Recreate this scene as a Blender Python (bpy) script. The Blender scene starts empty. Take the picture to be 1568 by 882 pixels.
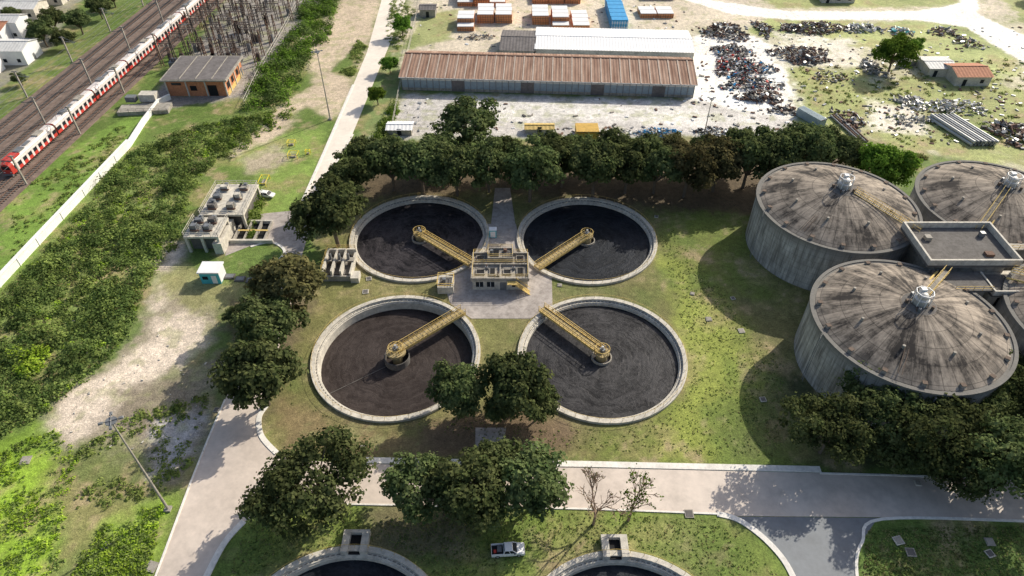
import bpy, math, random
import numpy as np
from mathutils import Vector, Matrix
rad=math.radians
random.seed(7); RNG=np.random.default_rng(7)
# ------------------------------------------------------------ survey frame
F=1045.0; TH=rad(42.3); S=math.sin(TH); C=math.cos(TH); H=100.0
def P(px,py,h=0.0):
    """site survey: aerial photo pixel -> metres on the level plane at height h"""
    u=px-784.0; v=py-441.0
    t=(H-h)/(F*S+v*C)
    return (u*t,(F*C-v*S)*t)
def PL(pts,h=0.0): return [P(a,b,h) for a,b in pts]
scene=bpy.context.scene
def link(o): scene.collection.objects.link(o); return o
# ------------------------------------------------------------ materials
MATS={}
def nd(nt,t,**k):
    n=nt.nodes.new(t)
    for a,b in k.items(): setattr(n,a,b)
    return n
def newmat(name):
    m=bpy.data.materials.new(name); m.use_nodes=True; nt=m.node_tree
    b=nt.nodes['Principled BSDF']; MATS[name]=m
    b.inputs['Specular IOR Level'].default_value=0.25
    return m,nt,b
def mul(nt,a,b):
    n=nd(nt,'ShaderNodeMix',data_type='RGBA',blend_type='MULTIPLY'); n.inputs[0].default_value=1
    for s,i in ((a,6),(b,7)):
        if isinstance(s,(tuple,list)): n.inputs[i].default_value=(*s[:3],1)
        else: nt.links.new(s,n.inputs[i])
    return n.outputs[2]
def mixc(nt,f,a,b):
    n=nd(nt,'ShaderNodeMix',data_type='RGBA')
    if isinstance(f,(int,float)): n.inputs[0].default_value=f
    else: nt.links.new(f,n.inputs[0])
    for s,i in ((a,6),(b,7)):
        if isinstance(s,(tuple,list)): n.inputs[i].default_value=(*s[:3],1)
        else: nt.links.new(s,n.inputs[i])
    return n.outputs[2]
def math_(nt,op,a,b=None,c=None):
    n=nd(nt,'ShaderNodeMath',operation=op)
    for i,s in enumerate((a,b,c)):
        if s is None: continue
        if isinstance(s,(int,float)): n.inputs[i].default_value=s
        else: nt.links.new(s,n.inputs[i])
    return n.outputs[0]
def noise(nt,vec,scale,detail=4,rough=.6):
    n=nd(nt,'ShaderNodeTexNoise'); n.inputs['Scale'].default_value=scale
    n.inputs['Detail'].default_value=detail; n.inputs['Roughness'].default_value=rough
    nt.links.new(vec,n.inputs['Vector']); return n.outputs['Fac']
def ramp(nt,f,lo,hi,a=0.0,b=1.0):
    n=nd(nt,'ShaderNodeMapRange'); nt.links.new(f,n.inputs[0])
    n.inputs[1].default_value=lo; n.inputs[2].default_value=hi
    n.inputs[3].default_value=a; n.inputs[4].default_value=b; return n.outputs[0]
def objvec(nt): return nd(nt,'ShaderNodeTexCoord').outputs['Object']
def bump(nt,b,h,strength=.3,dist=.1):
    n=nd(nt,'ShaderNodeBump'); n.inputs['Strength'].default_value=strength; n.inputs['Distance'].default_value=dist
    nt.links.new(h,n.inputs['Height']); nt.links.new(n.outputs[0],b.inputs['Normal'])
def M(name,col=None,rough=.85,var=.3,scale=.6,metal=0,dirt=0.0,spec=.25):
    if name in MATS: return MATS[name]
    m,nt,b=newmat(name); v=objvec(nt)
    n1=noise(nt,v,scale,5); n2=noise(nt,v,scale*7,3)
    s=math_(nt,'ADD',ramp(nt,n1,.3,.7,-var*.7,var*.7),ramp(nt,n2,.3,.7,-var*.4,var*.4))
    s=math_(nt,'ADD',s,1.0)
    cc=nd(nt,'ShaderNodeCombineColor')
    for i in range(3): nt.links.new(s,cc.inputs[i])
    c=mul(nt,tuple(col),cc.outputs[0])
    if dirt>0:
        n3=noise(nt,v,scale*2.3,6,.7); c=mixc(nt,ramp(nt,n3,.45,.72,0,dirt),c,(.05,.042,.035))
    nt.links.new(c,b.inputs['Base Color']); b.inputs['Roughness'].default_value=rough
    b.inputs['Metallic'].default_value=metal; b.inputs['Specular IOR Level'].default_value=spec
    bump(nt,b,n2,.25,.05)
    return m
def polar(nt):
    v=objvec(nt); sp=nd(nt,'ShaderNodeSeparateXYZ'); nt.links.new(v,sp.inputs[0])
    x,y,z=sp.outputs
    ang=math_(nt,'ARCTAN2',y,x)
    r=math_(nt,'SQRT',math_(nt,'ADD',math_(nt,'MULTIPLY',x,x),math_(nt,'MULTIPLY',y,y)))
    return v,ang,r,z
def comb(nt,a,b,c=0.0):
    n=nd(nt,'ShaderNodeCombineXYZ')
    for i,s in enumerate((a,b,c)):
        if isinstance(s,(int,float)): n.inputs[i].default_value=s
        else: nt.links.new(s,n.inputs[i])
    return n.outputs[0]
CONC=M('concrete',(.38,.35,.30),.85,.3,.5,dirt=.55)
CONCL=M('concrete_light',(.60,.56,.48),.8,.22,.5,dirt=.4)
CONCD=M('concrete_dark',(.15,.14,.13),.9,.3,.6,dirt=.5)
KERB=M('kerb_concrete',(.8,.76,.69),.8,.15,.5,dirt=.25)
ROADC=M('road_concrete',(.62,.53,.45),.6,.16,.12,dirt=.22,spec=.4)
ROADD=M('road_dusty',(.78,.70,.60),.8,.16,.12,dirt=.08)
ASPH=M('asphalt',(.19,.205,.22),.6,.15,.2,dirt=.15,spec=.4)
PLAZA=M('paving',(.42,.375,.34),.8,.25,.3,dirt=.45)
YEL=M('yellow_paint_weathered',(.66,.48,.17),.7,.25,1.5,dirt=.25)
DECKY=M('walkway_grating',(.42,.33,.17),.8,.3,1.5,dirt=.5)
YELB=M('yellow_paint',(.75,.6,.05),.6,.15,1)
WHITE=M('white_paint',(.8,.8,.79),.45,.08,1)
WALLW=M('limewashed_wall',(.85,.84,.79),.85,.12,.5,dirt=.15)
BLUE=M('blue_plastic',(.05,.32,.62),.5,.2,1)
TEAL=M('teal_paint',(.08,.45,.5),.5,.15,1)
ORANGE=M('orange_plastic',(.66,.28,.12),.6,.2,1,dirt=.2)
BRICK=M('orange_brick',(.52,.22,.11),.9,.25,1,dirt=.3)
GLASS=M('dark_glass',(.02,.025,.03),.12,.1,1)
RUBBER=M('rubber',(.02,.02,.02),.8,.1,1)
STEEL=M('steel_grey',(.22,.23,.24),.5,.3,1,.3,dirt=.3)
RUST=M('rusty_steel',(.18,.11,.08),.85,.35,1,dirt=.3)
RED=M('red_paint',(.55,.06,.045),.4,.1,1)
TRAINW=M('train_roof_white',(.74,.67,.63),.45,.15,.8,dirt=.25)
DARK=M('dark_opening',(.012,.012,.013),.7,.1,1)
BARK=M('bark',(.15,.12,.09),.95,.3,2)
BARKL=M('bark_pale',(.30,.21,.15),.95,.3,2)
BALLAST=M('ballast',(.21,.155,.125),.95,.4,.5,dirt=.35)
ROOFD=M('roof_dark',(.17,.155,.15),.8,.3,.4,dirt=.4)
ROOFG=M('roof_fibrecement',(.66,.65,.62),.7,.15,.3,dirt=.2)
ROOFW=M('roof_white_sheet',(.88,.87,.85),.45,.05,.3,spec=.6)
TERRA=M('terracotta_tile',(.48,.22,.13),.85,.25,1,dirt=.2)
WALLB=M('wall_bluegrey',(.30,.37,.42),.7,.15,.4,dirt=.25)
ALU=M('galvanised',(.5,.5,.48),.45,.1,1,.4)
VENTM=M('vent_iron',(.15,.11,.085),.85,.3,1,dirt=.3)
m,nt,b=newmat('warehouse_roof_sheet'); v=objvec(nt)
sp=nd(nt,'ShaderNodeSeparateXYZ'); nt.links.new(v,sp.inputs[0])
n1=noise(nt,comb(nt,math_(nt,'MULTIPLY',sp.outputs[0],.5),math_(nt,'MULTIPLY',sp.outputs[1],.08)),1.0,5)
n2=noise(nt,v,3,4)
c=mixc(nt,ramp(nt,n1,.35,.65),(.25,.145,.10),(.44,.30,.225)); c=mixc(nt,ramp(nt,n2,.45,.75,0,.4),c,(.13,.08,.06))
nt.links.new(c,b.inputs['Base Color']); b.inputs['Roughness'].default_value=.8; b.inputs['Specular IOR Level'].default_value=.15
WROOF=m
SKYL=M('grp_skylight_strip',(.52,.42,.34),.7,.2,.5,dirt=.2)
# digester roof
m,nt,b=newmat('digester_dome'); v,ang,r,z=polar(nt); oi=nd(nt,'ShaderNodeObjectInfo')
rnd=math_(nt,'MULTIPLY',oi.outputs['Random'],40.0)
# angular noise sampled on a circle so that there is no seam
ca=math_(nt,'COSINE',ang); sa=math_(nt,'SINE',ang)
cv=comb(nt,math_(nt,'MULTIPLY',ca,7.0),math_(nt,'MULTIPLY',sa,7.0),math_(nt,'ADD',math_(nt,'MULTIPLY',r,.11),rnd))
st=noise(nt,cv,1.0,8,.72)
v2=nd(nt,'ShaderNodeVectorMath',operation='ADD'); nt.links.new(v,v2.inputs[0]); nt.links.new(comb(nt,rnd,rnd,0.0),v2.inputs[1])
st2=noise(nt,v2.outputs[0],.16,6,.7); st3=noise(nt,v2.outputs[0],1.5,5,.7)
wn=nd(nt,'ShaderNodeTexWhiteNoise',noise_dimensions='2D')
nt.links.new(comb(nt,math_(nt,'FLOOR',math_(nt,'MULTIPLY',ang,40/6.2832)),math_(nt,'FLOOR',math_(nt,'DIVIDE',r,3.1))),wn.inputs['Vector'])
f=math_(nt,'ADD',ramp(nt,st,.4,.6,0,1.1),ramp(nt,st2,.38,.62,-.35,.85))
f=math_(nt,'ADD',f,math_(nt,'MULTIPLY',wn.outputs[0],.3)); f=math_(nt,'ADD',f,ramp(nt,st3,.35,.65,-.2,.2))
c=mixc(nt,ramp(nt,f,.2,1.9),(.042,.037,.034),(.40,.34,.275))
c=mixc(nt,ramp(nt,r,14,16.5,0,.35),c,(.36,.32,.27))
fr=math_(nt,'FRACT',math_(nt,'MULTIPLY',ang,40/6.2832)); ln=math_(nt,'LESS_THAN',math_(nt,'ABSOLUTE',math_(nt,'SUBTRACT',fr,.5)),.035)
fr2=math_(nt,'FRACT',math_(nt,'DIVIDE',r,3.1)); ln2=math_(nt,'LESS_THAN',fr2,.04)
c=mixc(nt,math_(nt,'MULTIPLY',math_(nt,'MAXIMUM',ln,ln2),.5),c,(.02,.019,.018))
nt.links.new(c,b.inputs['Base Color']); b.inputs['Roughness'].default_value=.85; b.inputs['Specular IOR Level'].default_value=.15; bump(nt,b,st,.4,.1)
DOME=m
m,nt,b=newmat('digester_wall'); v,ang,r,z=polar(nt)
ca=math_(nt,'COSINE',ang); sa=math_(nt,'SINE',ang)
st=noise(nt,comb(nt,math_(nt,'MULTIPLY',ca,18.0),math_(nt,'MULTIPLY',sa,18.0),math_(nt,'MULTIPLY',z,.10)),1.0,7,.7); st2=noise(nt,v,.3,6,.7)
c=mixc(nt,ramp(nt,st,.38,.6),(.20,.19,.17),(.60,.58,.54)); c=mixc(nt,ramp(nt,st2,.42,.62,0,.5),c,(.27,.26,.24))
c=mixc(nt,ramp(nt,math_(nt,'ADD',z,math_(nt,'MULTIPLY',st,9.0)),14.0,17.0,0,.75),c,(.09,.085,.075))
fr=math_(nt,'FRACT',math_(nt,'DIVIDE',z,1.5)); c=mixc(nt,math_(nt,'MULTIPLY',math_(nt,'LESS_THAN',fr,.06),.45),c,(.12,.12,.115))
fr=math_(nt,'FRACT',math_(nt,'MULTIPLY',ang,56/6.2832)); c=mixc(nt,math_(nt,'MULTIPLY',math_(nt,'LESS_THAN',fr,.06),.45),c,(.12,.12,.115))
nt.links.new(c,b.inputs['Base Color']); b.inputs['Roughness'].default_value=.9
DWALL=m
def sludge(name,ca_,cb_,rough,amt=1.0):
    m,nt,b=newmat(name); v,ang,r,z=polar(nt)
    ca=math_(nt,'COSINE',ang); sa=math_(nt,'SINE',ang)
    wv=noise(nt,v,.25,4); rr=math_(nt,'ADD',r,math_(nt,'MULTIPLY',wv,5.0))
    sw=noise(nt,comb(nt,math_(nt,'MULTIPLY',ca,1.6),math_(nt,'MULTIPLY',sa,1.6),math_(nt,'MULTIPLY',rr,1.5)),1.0,5,.65)
    ch=noise(nt,v,.75,6,.75); big=noise(nt,v,.13,4)
    vo=nd(nt,'ShaderNodeTexVoronoi',feature='DISTANCE_TO_EDGE'); vo.inputs['Scale'].default_value=.55
    mm=nd(nt,'ShaderNodeVectorMath',operation='MULTIPLY_ADD'); nt.links.new(comb(nt,sw,ch),mm.inputs[0]); mm.inputs[1].default_value=(4,4,0); nt.links.new(v,mm.inputs[2]); nt.links.new(mm.outputs[0],vo.inputs['Vector'])
    crk=ramp(nt,vo.outputs['Distance'],0,.07,1,0)
    f=math_(nt,'ADD',ramp(nt,sw,.42,.60,0,.5),ramp(nt,ch,.45,.6,0,.4)); f=math_(nt,'ADD',f,ramp(nt,big,.38,.62,-.15,.35))
    f=math_(nt,'ADD',f,math_(nt,'MULTIPLY',math_(nt,'MULTIPLY',crk,ramp(nt,big,.4,.55)),.8*amt))
    c=mixc(nt,f,ca_,cb_)
    nt.links.new(c,b.inputs['Base Color']); b.inputs['Roughness'].default_value=rough
    bump(nt,b,math_(nt,'ADD',ch,sw),.8,.15); b.inputs['Specular IOR Level'].default_value=.14
    return m
SL1=sludge('sludge_water_dark',(.010,.009,.011),(.055,.049,.053),.55)
SL2=sludge('sludge_water_brown',(.028,.021,.019),(.060,.048,.044),.6,.2)
SL3=sludge('sludge_water_blue',(.007,.009,.013),(.026,.030,.038),.5,.4)
SL4=sludge('sludge_water_crusted',(.008,.008,.010),(.055,.053,.055),.5,1.0)
def leafmat(name,a,b_,c_,tr=.35,big=.12,hv=(.7,1.25)):
    m=bpy.data.materials.new(name); m.use_nodes=True; nt=m.node_tree; nt.nodes.clear()
    out=nd(nt,'ShaderNodeOutputMaterial'); g=nd(nt,'ShaderNodeNewGeometry'); v=objvec(nt)
    oi=nd(nt,'ShaderNodeObjectInfo')
    c=mixc(nt,g.outputs['Random Per Island'],a,b_)
    n=noise(nt,v,.55,3); c=mixc(nt,ramp(nt,n,.42,.62,0,.8),c,c_)
    n2=noise(nt,v,big,4,.7); sc=ramp(nt,n2,.35,.65,.65,1.3)
    hs=nd(nt,'ShaderNodeHueSaturation'); nt.links.new(c,hs.inputs['Color'])
    nt.links.new(ramp(nt,oi.outputs['Random'],0,1,.485,.51),hs.inputs['Hue'])
    nt.links.new(math_(nt,'MULTIPLY',ramp(nt,oi.outputs['Random'],0,1,*hv),sc),hs.inputs['Value'])
    d=nd(nt,'ShaderNodeBsdfDiffuse'); t=nd(nt,'ShaderNodeBsdfTranslucent'); mx=nd(nt,'ShaderNodeMixShader'); mx.inputs[0].default_value=tr
    nt.links.new(hs.outputs[0],d.inputs[0]); nt.links.new(hs.outputs[0],t.inputs[0])
    nt.links.new(d.outputs[0],mx.inputs[1]); nt.links.new(t.outputs[0],mx.inputs[2]); nt.links.new(mx.outputs[0],out.inputs[0])
    return m
LEAF=leafmat('leaves_dark',(.055,.085,.032),(.12,.155,.058),(.18,.21,.085))
LEAFB=leafmat('leaves_brownish',(.08,.085,.035),(.15,.14,.06),(.19,.17,.075))
LEAFG=leafmat('leaves_bright',(.08,.16,.02),(.15,.26,.04),(.2,.32,.05))
WEED=leafmat('weed_leaves',(.12,.18,.05),(.23,.31,.08),(.31,.38,.11),hv=(1,1.01))
WEEDD=leafmat('weed_leaves_deep',(.07,.12,.035),(.13,.19,.055),(.18,.24,.075),hv=(1,1.01))
WEEDY=leafmat('weed_leaves_lime',(.22,.35,.03),(.34,.48,.05),(.42,.54,.08),hv=(1,1.01))
STRAW=leafmat('dry_grass_blades',(.26,.23,.11),(.2,.23,.07),(.34,.3,.15),hv=(1,1.01))
# ------------------------------------------------------------ mesh builder
class MB:
    def __init__(s,off=(0,0,0)): s.v=[];s.f=[];s.m=[];s.mats=[];s.off=Vector(off)
    def mi(s,mat):
        if mat not in s.mats: s.mats.append(mat)
        return s.mats.index(mat)
    def add(s,vs,fs,mat):
        k=len(s.v); i=s.mi(mat)
        for q in vs: s.v.append((q[0]-s.off.x,q[1]-s.off.y,q[2]-s.off.z))
        for f in fs: s.f.append(tuple(a+k for a in f)); s.m.append(i)
    def box(s,cx,cy,z0,sx,sy,sz,mat,rot=0,taper=1.0):
        c,n=math.cos(rot),math.sin(rot); vs=[]
        for z,t in ((z0,1),(z0+sz,taper)):
            for a,b in ((-1,-1),(1,-1),(1,1),(-1,1)):
                x=a*sx/2*t;y=b*sy/2*t; vs.append((cx+x*c-y*n,cy+x*n+y*c,z))
        s.add(vs,[(3,2,1,0),(4,5,6,7),(0,1,5,4),(1,2,6,5),(2,3,7,6),(3,0,4,7)],mat)
    def bb(s,x0,x1,y0,y1,z0,z1,mat): s.box((x0+x1)/2,(y0+y1)/2,z0,x1-x0,y1-y0,z1-z0,mat)
    def mbox(s,mtx,sx,sy,sz,mat):
        vs=[mtx@Vector((a*sx/2,b*sy/2,c*sz/2)) for c in(-1,1) for a,b in((-1,-1),(1,-1),(1,1),(-1,1))]
        s.add(vs,[(3,2,1,0),(4,5,6,7),(0,1,5,4),(1,2,6,5),(2,3,7,6),(3,0,4,7)],mat)
    def tube(s,a,b,r,mat,n=6,r2=None,cap=True):
        a=Vector(a);b=Vector(b);r2=r if r2 is None else r2
        d=(b-a); 
        if d.length<1e-6: return
        d.normalize(); u=d.orthogonal().normalized(); w=d.cross(u)
        vs=[]
        for p,q in ((a,r),(b,r2)):
            for i in range(n):
                t=2*math.pi*i/n; vs.append(p+u*math.cos(t)*q+w*math.sin(t)*q)
        fs=[(i,(i+1)%n,n+(i+1)%n,n+i) for i in range(n)]
        if cap: fs+= [tuple(range(n))[::-1],tuple(range(n,2*n))]
        s.add(vs,fs,mat)
    def prism(s,poly,z0,z1,mat,side=None):
        ar=sum(poly[i][0]*poly[(i+1)%len(poly)][1]-poly[(i+1)%len(poly)][0]*poly[i][1] for i in range(len(poly)))
        if ar<0: poly=poly[::-1]
        n=len(poly); vs=[(x,y,z0) for x,y in poly]+[(x,y,z1) for x,y in poly]
        s.add(vs,[tuple(range(n,2*n))],mat); s.add(vs,[(i,(i+1)%n,n+(i+1)%n,n+i) for i in range(n)],side or mat)
    def lathe(s,cx,cy,prof,mat,n=64):
        vs=[];k=len(prof)
        for i in range(n):
            t=2*math.pi*i/n
            for r,z in prof: vs.append((cx+r*math.cos(t),cy+r*math.sin(t),z))
        fs=[]
        for i in range(n):
            j=(i+1)%n
            for a in range(k-1): fs.append((i*k+a,j*k+a,j*k+a+1,i*k+a+1))
        s.add(vs,fs,mat)
    def ribbon(s,pts,w,z0,z1,mat):
        pts=[Vector((p[0],p[1],0)) for p in pts]; L=[];R=[]
        for i,p in enumerate(pts):
            a=pts[max(i-1,0)];b=pts[min(i+1,len(pts)-1)]; d=(b-a).normalized(); nn=Vector((-d.y,d.x,0))
            L.append(p+nn*w/2);R.append(p-nn*w/2)
        n=len(pts); vs=[(q.x,q.y,z) for z in(z0,z1) for q in L+R]; fs=[]
        for i in range(n-1):
            fs.append((2*n+i,3*n+i,3*n+i+1,2*n+i+1)); fs.append((i,2*n+i,2*n+i+1,i+1)); fs.append((n+i,n+i+1,3*n+i+1,3*n+i))
        fs.append((0,n,3*n,2*n)); fs.append((n-1,3*n-1,4*n-1,2*n-1)); s.add(vs,fs,mat)
    def rail(s,pts,h,mat,sp=2.0,r=.05,z=0):
        for a,b in zip(pts[:-1],pts[1:]):
            a=Vector(a);b=Vector(b);n=max(1,int((b-a).length/sp))
            for k in range(n+1):
                p=a.lerp(b,k/n); s.tube(p,p+Vector((0,0,h)),r,mat,4)
            for q in (h,h*.5): s.tube(a+Vector((0,0,q)),b+Vector((0,0,q)),r,mat,4)
    def obj(s,name,parent=None,smooth=False,bevel=0,loc=None,rotz=0):
        me=bpy.data.meshes.new(name); me.from_pydata(s.v,[],s.f)
        for mt in s.mats: me.materials.append(mt)
        me.polygons.foreach_set('material_index',s.m)
        if smooth:
            me.polygons.foreach_set('use_smooth',[True]*len(s.f)); me.set_sharp_from_angle(angle=rad(35))
        me.update(); o=link(bpy.data.objects.new(name,me))
        if parent: o.parent=parent
        else: o.location=s.off if loc is None else loc; o.rotation_euler[2]=rotz
        if bevel:
            bm=o.modifiers.new('bev','BEVEL'); bm.width=bevel; bm.segments=2; bm.limit_method='ANGLE'
        return o
def empty(name,loc=(0,0,0),rotz=0):
    e=link(bpy.data.objects.new(name,None)); e.location=loc; e.rotation_euler[2]=rotz; e.empty_display_size=.5; return e
def curve(pts,n=6):
    pts=[Vector((p[0],p[1])) for p in pts]; out=[]
    for i in range(len(pts)-1):
        p0=pts[max(i-1,0)];p1=pts[i];p2=pts[i+1];p3=pts[min(i+2,len(pts)-1)]
        for k in range(n):
            t=k/n; q=.5*((2*p1)+(p2-p0)*t+(2*p0-5*p1+4*p2-p3)*t*t+(3*p1-p0-3*p2+p3)*t**3); out.append((q.x,q.y))
    out.append(tuple(pts[-1])); return out
# ------------------------------------------------------------ ground
def hashg(ix,iy,seed):
    n=(ix*374761393+iy*668265263+seed*1442695041)&0xffffffff
    n=((n^(n>>13))*1274126177)&0xffffffff
    return ((n^(n>>16))&0xffff)/65535.0
def vn(x,y,sc,seed):
    x=x/sc+1000;y=y/sc+1000; ix=np.floor(x).astype(np.int64);iy=np.floor(y).astype(np.int64)
    fx=x-ix;fy=y-iy;fx=fx*fx*(3-2*fx);fy=fy*fy*(3-2*fy)
    a=hashg(ix,iy,seed);b=hashg(ix+1,iy,seed);c=hashg(ix,iy+1,seed);d=hashg(ix+1,iy+1,seed)
    return (a*(1-fx)+b*fx)*(1-fy)+(c*(1-fx)+d*fx)*fy
def fbm(x,y,sc,seed,o=4):
    r=0;a=.5;t=0
    for k in range(o): r=r+a*vn(x,y,sc/2**k,seed+k*17);t+=a;a*=.55
    return r/t
def sdf(poly,x,y):
    poly=np.array(poly);n=len(poly); d=np.full(x.shape,1e9);ins=np.zeros(x.shape,bool)
    for i in range(n):
        a=poly[i];b=poly[(i+1)%n];e=b-a; wx=x-a[0];wy=y-a[1]
        t=np.clip((wx*e[0]+wy*e[1])/max(e@e,1e-9),0,1); d=np.minimum(d,(wx-e[0]*t)**2+(wy-e[1]*t)**2)
        cnd=((a[1]>y)!=(b[1]>y)); 
        with np.errstate(divide='ignore',invalid='ignore'): xx=(b[0]-a[0])*(y-a[1])/(b[1]-a[1]+1e-12)+a[0]
        ins^= cnd&(x<xx)
    d=np.sqrt(d); return np.where(ins,-d,d)
def axis(lo,hi,st):
    c=list(np.arange(lo,hi+.01,st)); s=st;q=hi;up=[]
    while q<3500: s*=1.35;q+=s;up.append(q)
    s=st;q=lo;dn=[]
    while q>-3500: s*=1.35;q-=s;dn.append(q)
    return np.array(dn[::-1]+c+up)
TANKS=[(-21.8,127.9,SL1,-.7),(17.6,127.1,SL3,-.7),(-22.7,90.5,SL2,-2.0),(17.6,90.1,SL4,-.7),(-24.0,34.3,SL3,-1.0),(15.8,33.5,SL3,-1.0)]
TR=16.5
gx=axis(-215,215,.6);gy=axis(36,300,.6); X,Y=np.meshgrid(gx,gy); X=X.ravel().copy();Y=Y.ravel().copy()
inside=np.zeros(X.shape,bool)
for cx,cy,_,_ in TANKS:
    dx=X-cx;dy=Y-cy;r=np.sqrt(dx*dx+dy*dy)+1e-9; k=(r>15.55)&(r<16.6)
    X[k]=cx+dx[k]/r[k]*16.1; Y[k]=cy+dy[k]/r[k]*16.1; inside|=(r<16.6)
GR=(.125,.185,.04);OL=(.17,.17,.06);YG=(.33,.36,.13);DG=(.38,.32,.24)
WH=(.9,.86,.79);GV=(.52,.49,.455);SOIL=(.12,.09,.055);DUST=(.62,.54,.42)  # WH and DUST: pale dusty ground, brightened further to paint in the far glare
zones=[
 ([(-41,215),(500,215),(500,700),(-41,700)],DUST,4,6,'w'),
 ([(1050,40),(1700,20),(1750,300),(1290,205),(1060,160)],(.52,.48,.34),3,5),
 ([(1190,100),(1330,105),(1330,190),(1300,225),(1230,200)],YG,2,6),
 ([(1300,130),(1500,110),(1700,180),(1700,260),(1400,235),(1330,200)],YG,3,9),
 ([(1060,-60),(1190,12),(1480,10),(1500,-60)],YG,2,3),
 ([(1180,30),(1470,35),(1568,85),(1540,125),(1390,80),(1150,55)],(.40,.44,.17),2,5),
 ([(1480,-60),(1560,35),(1700,60),(1700,-60)],YG,2,4),
 ([(1050,55),(1110,45),(1180,60),(1215,150),(1215,190),(1180,195),(1100,165),(1060,160)],WH,2,4),
 ([(1325,150),(1400,165),(1430,210),(1340,195)],(.74,.68,.57),2,4),
 ([(1180,48),(1300,60),(1330,100),(1200,100)],(.72,.67,.56),2,5),
 ([(1000,-60),(1085,0),(1200,17),(1400,17),(1470,5),(1480,-60),(1500,-40),(1495,20),(1568,55),(1700,90),(1700,120),(1560,92),(1480,42),(1400,31),(1200,30),(1120,22),(1050,0),(960,-60)],WH,.8,1),
 ([(640,20),(700,15),(690,60),(625,78),(610,78),(640,40)],(.33,.35,.15),1.5,2),
 ([(600,142),(1060,152),(1215,188),(1200,210),(560,212),(585,165)],GV,1.5,1.5),
 ([(720,150),(1050,160),(1190,185),(1190,197),(700,180)],(.70,.67,.62),2,5),
 ([(575,125),(612,80),(615,140),(590,205),(545,212)],(.20,.26,.09),1.5,2),
 ([(455,60),(510,20),(545,-80),(610,-80),(590,0),(545,120),(520,175),(500,180),(470,165),(410,225),(370,245),(345,240),(430,165),(480,130)],(.54,.44,.32),1.5,3),
 ([(350,245),(420,215),(500,185),(500,225),(455,325),(400,330),(385,300),(390,270)],(.22,.31,.07),1.2,2),
 ([(370,245),(420,215),(450,240),(420,262),(380,265)],(.40,.34,.24),1.5,3),
 ([(505,110),(550,65),(560,75),(535,120)],GR,1,2),
 ([(275,110),(385,-60),(520,-60),(470,40),(400,120),(375,150),(240,170),(200,170)],(.30,.275,.245),1.2,1.5),
 ([(-80,-60),(160,-60),(60,110),(0,165),(-80,220)],(.25,.24,.19),2,4),
 ([(0,175),(60,120),(110,90),(240,-20),(210,-30),(100,60),(0,140)],(.16,.21,.06),1,3),
 ([(0,290),(210,170),(235,165),(205,225),(0,445),(-150,560),(-200,420)],(.19,.30,.055),1,1.5),
 ([(0,450),(205,228),(300,190),(420,165),(340,245),(290,290),(275,370),(225,430),(190,520),(60,640),(0,690),(-120,700),(-120,520)],(.19,.25,.07),1.5,3),
 ([(-100,690),(80,640),(130,700),(110,800),(80,900),(-100,900)],(.27,.41,.045),2,4),
 ([(90,700),(200,640),(250,720),(290,740),(240,900),(80,900)],(.17,.20,.065),2,4),
 ([(150,800),(285,740),(225,900),(110,900)],(.23,.33,.055),1.5,3),
 ([(265,375),(287,372),(262,430),(300,420),(345,380),(360,420),(335,480),(320,520),(290,560),(250,585),(200,640),(100,690),(65,665),(90,615),(160,570),(215,500),(245,430)],DG,2.5,4),
 ([(262,380),(282,378),(258,432),(248,480),(285,470),(322,490),(318,520),(270,560),(215,600),(190,635),(110,680),(72,662),(95,620),(165,575),(220,520),(240,440)],(.72,.61,.49),1.8,3),
 ([(245,420),(350,395),(380,430),(365,470),(300,475)],(.30,.29,.13),2,4),
 ([(185,600),(330,560),(340,610),(310,680),(270,740),(190,690)],(.28,.235,.17),2.5,5),
 ([(240,650),(310,640),(300,690),(260,720)],(.50,.47,.45),2,4),
 ([(285,360),(350,370),(425,385),(430,395),(350,430),(290,410)],(.13,.19,.045),1.2,1.5),
 ([(475,300),(560,255),(1290,235),(1300,440),(1250,705),(560,702),(425,694),(400,650),(440,500),(500,400)],OL,1.5,1.5),
 ([(1005,320),(1140,300),(1145,400),(1220,470),(1260,705),(900,700),(1040,600),(1050,500),(1010,430)],(.165,.20,.045),2.5,3),
 ([(1010,390),(1060,430),(1170,570),(1110,640),(1100,705),(1000,690),(1050,560)],(.27,.31,.065),3,4),  # lawn brightened to paint in the sunlit gap between the digester shadows
 ([(545,255),(1290,230),(1310,300),(1150,330),(1020,325),(780,292),(545,310)],SOIL,2.5,3),
 ([(1120,440),(1230,480),(1260,700),(1130,690),(1180,560)],(.16,.155,.065),2.5,3),
 ([(425,600),(520,650),(700,680),(900,690),(900,700),(430,692)],(.22,.17,.085),2,4),
 ([(640,650),(760,620),(880,660),(820,702),(660,702)],(.16,.115,.07),2,4),
 ([(350,460),(480,440),(480,480),(400,640),(345,620)],(.16,.13,.075),2,3),
 ([(1190,560),(1700,540),(1750,735),(1255,720)],(.07,.08,.035),3,2),
 ([(340,900),(372,802),(420,778),(530,772),(880,780),(1100,788),(1165,825),(1225,900)],(.19,.25,.055),1,1),
 ([(1315,900),(1320,835),(1350,800),(1700,800),(1700,900)],(.10,.16,.037),1,1),
 ([(560,780),(760,790),(700,850),(560,840)],(.17,.155,.08),2,4),
 ([(880,790),(1080,800),(1020,850),(860,830)],(.26,.27,.09),2,4),
]
base=np.zeros((X.size,3)); base[:]=GR
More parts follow.
